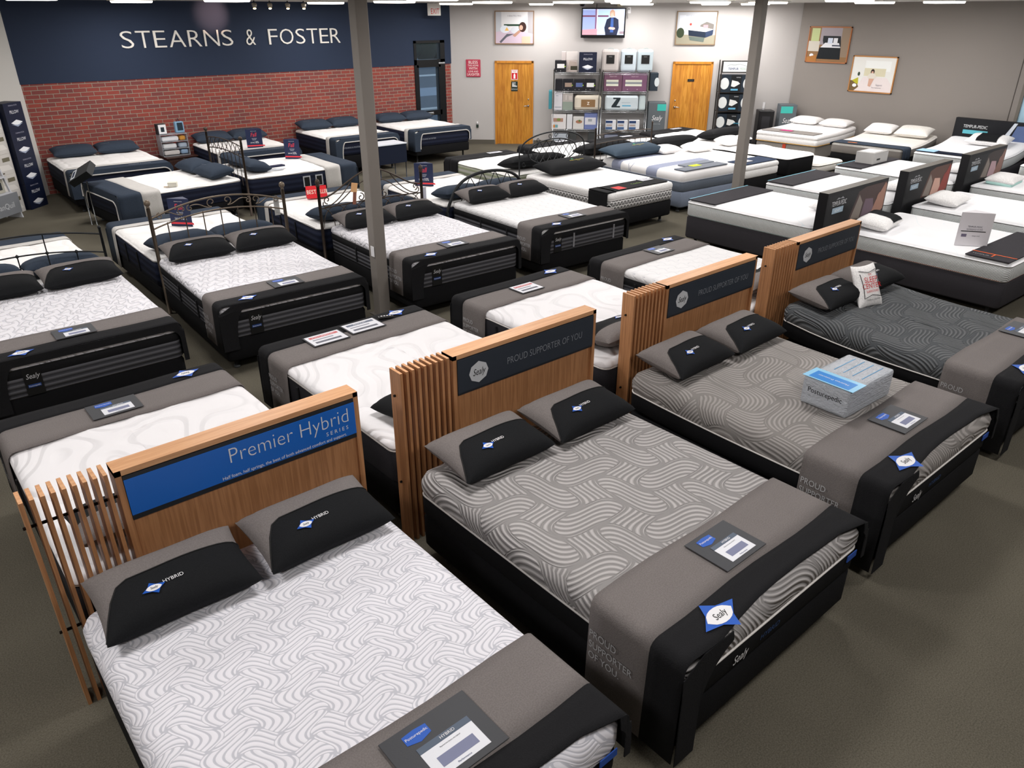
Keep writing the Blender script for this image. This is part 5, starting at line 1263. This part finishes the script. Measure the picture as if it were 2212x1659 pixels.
goods(2.72, 3.0, 1.83, .27, .3, '#1c1c22', 'small black box with white label, top shelf of the left rack', sq('#e6e6e6'))
goods(3.0, 3.28, 1.83, .47, .2, '#c9bcb8', 'tall photo-printed pillow box, top shelf of the left rack', [('r', (0, .6, 1, 1), '#d9d2cf'), ('p', [(.1, .1), (.3, .55), (.9, .5), (1, .2)], '#b8a8a0'), ('r', (.4, .1, 1, .3), '#3c3a2c')], front=.42)
goods(2.88, 2.99, 1.83, .47, .2, '#cdc4c2', 'pale pillow box half behind the small black box', front=.36)
goods(3.32, 3.76, 1.83, .46, .2, '#141c34', 'dark navy pillow box on the top shelf of the left rack', nav)
for i, (a, b_, c, lab) in enumerate(((2.74, 2.92, '#1c1c20', 'plain black box at the second shelf start'), (2.93, 3.2, '#a08a7c', 'black box with tan label on the second shelf'), (3.21, 3.47, '#5a6a9c', 'black box with blue label on the second shelf'), (3.48, 3.76, '#e6e6e6', 'black box with white label on the second shelf'))):
    goods(a, b_, 1.39, .27, .28, '#1b1b22', lab + ' of the left rack', sq(c) if i else None)
pur = [('t', (.5, .84, .035, 'DREAMY SOFT', .8), '#c0a8b4'), ('r', (.12, .3, .8, .66), '#dcdccc'), ('r', (.12, .42, .8, .54), '#8c8f94'), ('r', (.2, .1, .24, .13), '#d0c0c8'), ('r', (.6, .1, .64, .13), '#d0c0c8')]
goods(3.97, 4.42, 1.39, .41, .35, '#6f4c60', 'purple boxed bedding on the right rack, beside the left rack', pur, group='purple boxes'); goods(4.43, 5.04, 1.39, .41, .35, '#74506a', 'wider purple boxed bedding on the right rack', pur, group='purple boxes')
goods(5.12, 5.32, 1.40, .42, .34, '#27323c', 'dark teal pillow box overhanging the right rack end', [('e', (.85, .5, .3, .25), '#cfd6d8')], front=.48)
goods(2.72, 2.93, .93, .42, .25, '#d5d3da', 'white pillow box with grey print, third shelf', [('r', (.1, .12, .9, .2), '#b0b4bc'), ('r', (.2, .8, .5, .84), '#9fa4ae')]); goods(2.94, 3.2, .93, .4, .25, '#b3aca8', 'grey photo-printed box, third shelf', [('r', (0, 0, 1, .5), '#8e9a90'), ('r', (.3, .6, .36, .9), '#d6d0cc'), ('r', (.6, .6, .9, .85), '#c6beba')])
goods(2.58, 2.66, .95, .44, .3, '#3f8c99', 'teal packet hanging beside the left rack', front=.5)
zp = [('r', (.25, .22, .78, .72), '#8a6a48'), ('t', (.52, .5, .16, 'z', 1.0), '#eee8e0')]
goods(3.24, 3.92, .93, .36, .26, '#d6cdbe', 'cream pillow with brown label lettered z, third shelf', zp, 'pillow', 'packaged_pillow', .07, front=.53)
goods(4.02, 4.86, .93, .36, .24, '#c9d4da', 'clear-bagged pillow with large black Z, third shelf', [('p', [(.24, .76), (.24, .86), (.46, .86), (.46, .76), (.35, .3), (.46, .3), (.46, .2), (.2, .2), (.2, .3), (.34, .76)], '#1e2a30'), ('r', (.52, .28, .78, .36), '#5aa6c8'), ('r', (.5, .5, .76, .54), '#a8b8c4')], 'pillow', 'packaged_pillow', .05)
goods(4.88, 5.05, .93, .36, .2, '#c3d0d2', 'second clear-bagged pillow behind the large Z one', None, 'pillow', 'packaged_pillow', .04, front=.45)
ph = [('r', (.1, .5, .8, .75), '#b08878'), ('e', (.5, .65, .14, .1), '#7c8c4c'), ('r', (.05, .1, .25, .3), '#c9803c'), ('r', (.27, .1, .45, .3), '#6fa3a8')]
for a, b_, h_, c, lab, sh in ((2.66, 3.04, .36, '#dcd9da', 'wide white bedding pack with photo, lower shelf', ph), (3.06, 3.2, .36, '#d9dade', 'narrow white bedding pack, lower shelf', None), (3.22, 3.5, .31, '#d4d2d0', 'white bedding pack with small photo, lower shelf', [('e', (.55, .6, .3, .14), '#a87860'), ('e', (.6, .68, .1, .08), '#5c7a3c')]), (3.51, 3.84, .39, '#6f7cae', 'blue bedding pack, lower shelf', [('r', (.05, .3, .9, .75), '#d6d6de'), ('r', (.3, .5, .6, .66), '#9aa0a8')])):
    goods(a, b_, .46, h_, .2, c, lab + ' of the left rack', sh)
for i, a in enumerate((4.06, 4.36, 4.66)):
    goods(a, a + .27, .46, .23, .25, '#dfe0e4', ('first', 'middle', 'last')[i] + ' of three small white-and-blue packs, right rack', [('r', (.02, .0, .66, .95), '#c8cdd4'), ('r', (.02, .7, .66, .95), '#27406e'), ('r', (.02, .02, .66, .28), '#44608c'), ('r', (.1, .4, .6, .55), '#b09a90')])
for i, (a, c) in enumerate(((3.88, '#cfd2d6'), (4.36, '#c9cbd6'), (4.77, '#cdd6de'))):
    w_ = .44 if i == 0 else .39; z = 1.84
    t = thing('bedding_bag', ('taupe', 'clear blue-white', 'clear pale blue')[i] + ' zipped bedding bag on the right rack, ' + ('nearest the television side', 'middle of three', 'outermost of three')[i], 'bag', wp(a + w_ / 2, z, .45), wallrot(), 'bedding bags')
    mb = MB(); mb.box(-w_ / 2, w_ / 2, -.02, .26, 0, .53, MATS['clear'] if False else M(('#b5aeab', '#b9c4cc', '#b3c0c6')[i], .25), bev=.06); mb.build('bag', t)
    mb = MB(); mb.box(-.1, .1, -.026, -.02, .2, .4, INK); mb.text('SHEEX', .03, M('#8a8a8a'), T(0, -.028, .36) @ UPF); mb.build('label_card', t)
    mb = MB(); mb.tube(bez([(-.07, .52), (-.05, .57), (.05, .57), (.07, .52)], 8), .006, M('#99aaaa')); mb.build('handle', t)
for a, lab in ((3.22, 'dark board leaning under the left rack, near its middle'), (3.7, 'dark board leaning under the left rack, near its end')):
    goods(a - .08, a + .1, .02, .42, .1, '#3c3f40', lab, None, 'board', 'leaning_board')
goods(2.72, 3.1, .04, .3, .3, '#aeb6c0', 'pale blue pack on the floor under the left rack'); goods(4.05, 4.4, .04, .28, .3, '#7e8496', 'blue-grey pack on the floor under the right rack'); goods(4.45, 4.9, .04, .25, .3, '#5c6a86', 'darker blue pack on the floor under the right rack')
def seal(s0, s1, H_, label, front, side=False):
    w_ = s1 - s0; t = thing('boxed_mattress_carton', label, 'box', wp((s0 + s1) / 2, 0, front), wallrot(), 'tall grey cartons')
    mb = MB(); mb.box(-w_ / 2, w_ / 2, 0, .38, 0, H_, M('#5f656a', .7), bev=.01); mb.build('carton', t)
    mb = MB(); k = TEAL
    if side: mb.box(-w_ / 2 + .01, w_ / 2 - .1, -.003, 0, H_ - .2, H_ - .04, k)
    else: mb.box(0, w_ / 2, -.003, 0, H_ - .2, H_ - .04, k)
    mb.build('teal_label', t)
    mb = MB(); mb.text('Sealy', .17, WHITE, T(0, -.004, H_ - .38) @ UPF, .3, .75); mb.text('mattress in a box', .03, M('#b9bcc0'), T(0, -.004, H_ - .52) @ UPF)
    if side: mb.text('Sealy', .15, WHITE, T(w_ / 2 + .003, .2, H_ - .38, 90, 0, 90), .3, .7)
    mb.build('lettering', t); return t
seal(5.14, 5.58, 1.13, 'tall grey carton with white script, left of the right wooden door', .42)
seal(8.40, 8.80, 1.12, 'grey carton with white script in the far right corner', .62, True)
# pillow rack right of door 3
t = thing('pillow_rack', 'dark display rack with white sign, right of the second wooden door', 'display rack', wp(6.87, 0, 0), wallrot()); w_ = .74
for x_ in (0, w_):
    for y_ in (-.06, -.42): mb = MB(); mb.box(x_ - .012, x_ + .012, y_ - .012, y_ + .012, 0, 2.12, M('#2c2826', .5)); mb.build('upright', t)
mb = MB(); mb.box(0, w_, -.43, -.40, 1.84, 2.12, M('#2c2826', .5)); mb.box(.03, w_ - .03, -.434, -.43, 1.865, 2.095, M('#d3d8da', .4)); mb.text('TEMPUR', .075, M('#27306a'), T(.28, -.436, 1.93) @ UPF, 0, .9); mb.text('PEDIC', .075, M('#a8bfae'), T(.52, -.436, 1.93) @ UPF, 0, .75)
mb.tube([(.12, -.435, 2.0), (.2, -.435, 2.04), (.3, -.435, 2.02), (.42, -.435, 2.05), (.62, -.435, 1.99)], .003, M('#9aa4a0')); mb.build('header_sign', t)
for z in (1.38, .93, .46, .06): mb = MB(); mb.box(0, w_, -.42, -.05, z - .012, z, M('#35302e', .5)); mb.build('shelf', t)
for i, z in enumerate((1.38, .93, .46, .06)):
    q = [('r', (0, 0, 1, 1), '#1b2733'), ('e', (.12, .5, .16, .34), '#d8dcdc'), ('e', (.93, .5, .14, .34), '#d8dcdc'), ('r', (.34, 0, .72, 1), '#101418'), ('p', [(.36, .35), (.38, .7), (.6, .62), (.68, .5), (.48, .3)], '#dcdedd'), ('r', (.36, .1, .62, .2), '#5fa6c8'), ('t', (.6, .86, .03, 'TEMPUR'), '#d0d4d8')]
    if i == 2: q.append(('t', (.74, .45, .06, 'breeze'), '#3fa8c9'))
    goods(6.90, 7.58, z, .40, .33, '#1b2733', 'dark pillow box with white pillow print, ' + ('top', 'second', 'third', 'lowest')[i] + ' shelf of the pillow rack', q, group='dark pillow boxes', front=.41)
t = thing('coffee_maker', 'black drink machine with paper cup, between pillow rack and corner carton', 'coffee machine', wp(8.06, 0, .45), wallrot())
mb = MB(); mb.box(-.18, .2, -.2, .2, 0, .98, M('#131315', .3), bev=.02); mb.build('body', t); mb = MB(); mb.box(-.1, .1, -.205, -.2, .55, .85, M('#26262a', .2)); mb.build('front_panel', t)
t = thing('paper_cup_stack', 'stack of white paper cups on the black drink machine', 'cups', wp(8.0, .98, .5)); mb = MB()
for k in range(5): mb.lathe([(.03, k * .03), (.036, k * .03 + .06), (.038, k * .03 + .062)], WHITE, None, 12)
mb.build('cups', t)

# ============================================================ left chamfer wall: pillow boxes and white stand
def lp(a, z, d=0): return (2.8 - a * S2 + d * S2, 17.15 - a * S2 - d * S2, z)
for k in range(4):
    t = thing('boxed_pillow', 'black pillow box of the tall stack by the brick wall, ' + ('lowest', 'second from the floor', 'third from the floor', 'topmost')[k], 'box', lp(1.02, k * .45, .48), (0, 0, R(45)), 'black pillow boxes')
    mb = MB(); mb.box(-.235, .235, 0, .3, 0, .449, M('#10162a', .5), bev=.004); mb.build('carton', t)
    mb = MB(); picture(mb, nav, .47, .449, -.0005, T(0, 0, .2245), .5); mb.build('printed_front', t)
wt = [('r', (0, 0, 1, 1), '#cfcbc6'), ('p', [(.1, .2), (.3, .5), (.8, .45), (.95, .2)], '#e3dfda'), ('r', (.55, .62, .9, .82), '#6f6a58'), ('r', (.1, .05, .5, .12), '#6a6256')]
for k in range(5):
    t = thing('boxed_pillow', 'white photo-printed pillow box of the left stack, ' + ('lowest', 'second', 'third', 'fourth', 'top') [k] + ' one', 'box', lp(1.56, k * .335, .40), (0, 0, R(45)), 'white pillow boxes')
    mb = MB(); mb.box(-.26, .26, 0, .3, 0, .333, M('#c9c6c2', .6), bev=.004); mb.build('carton', t)
    mb = MB(); picture(mb, wt, .52, .333, -.0005, T(0, 0, .1665), .5); mb.build('printed_front', t)
t = thing('display_stand', 'white sloping display stand with grey sign at the photo left edge', 'display stand', (1.78, 15.20, 0), (0, 0, R(42)))
mb = MB()
for x_ in (-.33, .33): mb.prism([(-.0, .0), (.34, 0.0), (.34, .04), (.05, .08), (.3, 1.15), (.26, 1.15)], -.012, .012, M('#c4c6cc', .5), T(x_, 0, 0, 0, 0, 90))
mb.build('side_frame', t)
for k, z in enumerate((.42, .68, .92)): mb = MB(); mb.box(-.32, .32, .02 + k * .07, .28 + k * .04, z, z + .015, M('#c4c6cc', .5)); mb.build('shelf', t)
mb = MB(); mb.box(-.33, .33, -.012, .0, .1, .44, M('#7e8186', .5)); mb.text('tranQuil', .13, M('#c6c8cc'), T(-.02, -.014, .25) @ UPF); mb.build('sign_board', t)
for k, (lx, z) in enumerate(((.12, .70), (.18, .94), (.14, .44))):
    o = thing('display_box', 'small beige-framed box on the white sloping stand, ' + ('middle', 'upper', 'lower')[k] + ' shelf', 'box', (1.78 + lx * .743 - .14 * .669, 15.20 + lx * .669 + .14 * .743, z), (0, 0, R(42)), 'boxes on the white stand')
    mb = MB(); mb.box(-.12, .12, 0, .1, 0, .22, M('#aaa79a', .6)); mb.box(-.07, .07, -.002, 0, .05, .17, M('#2c3034')); mb.build('carton', o)
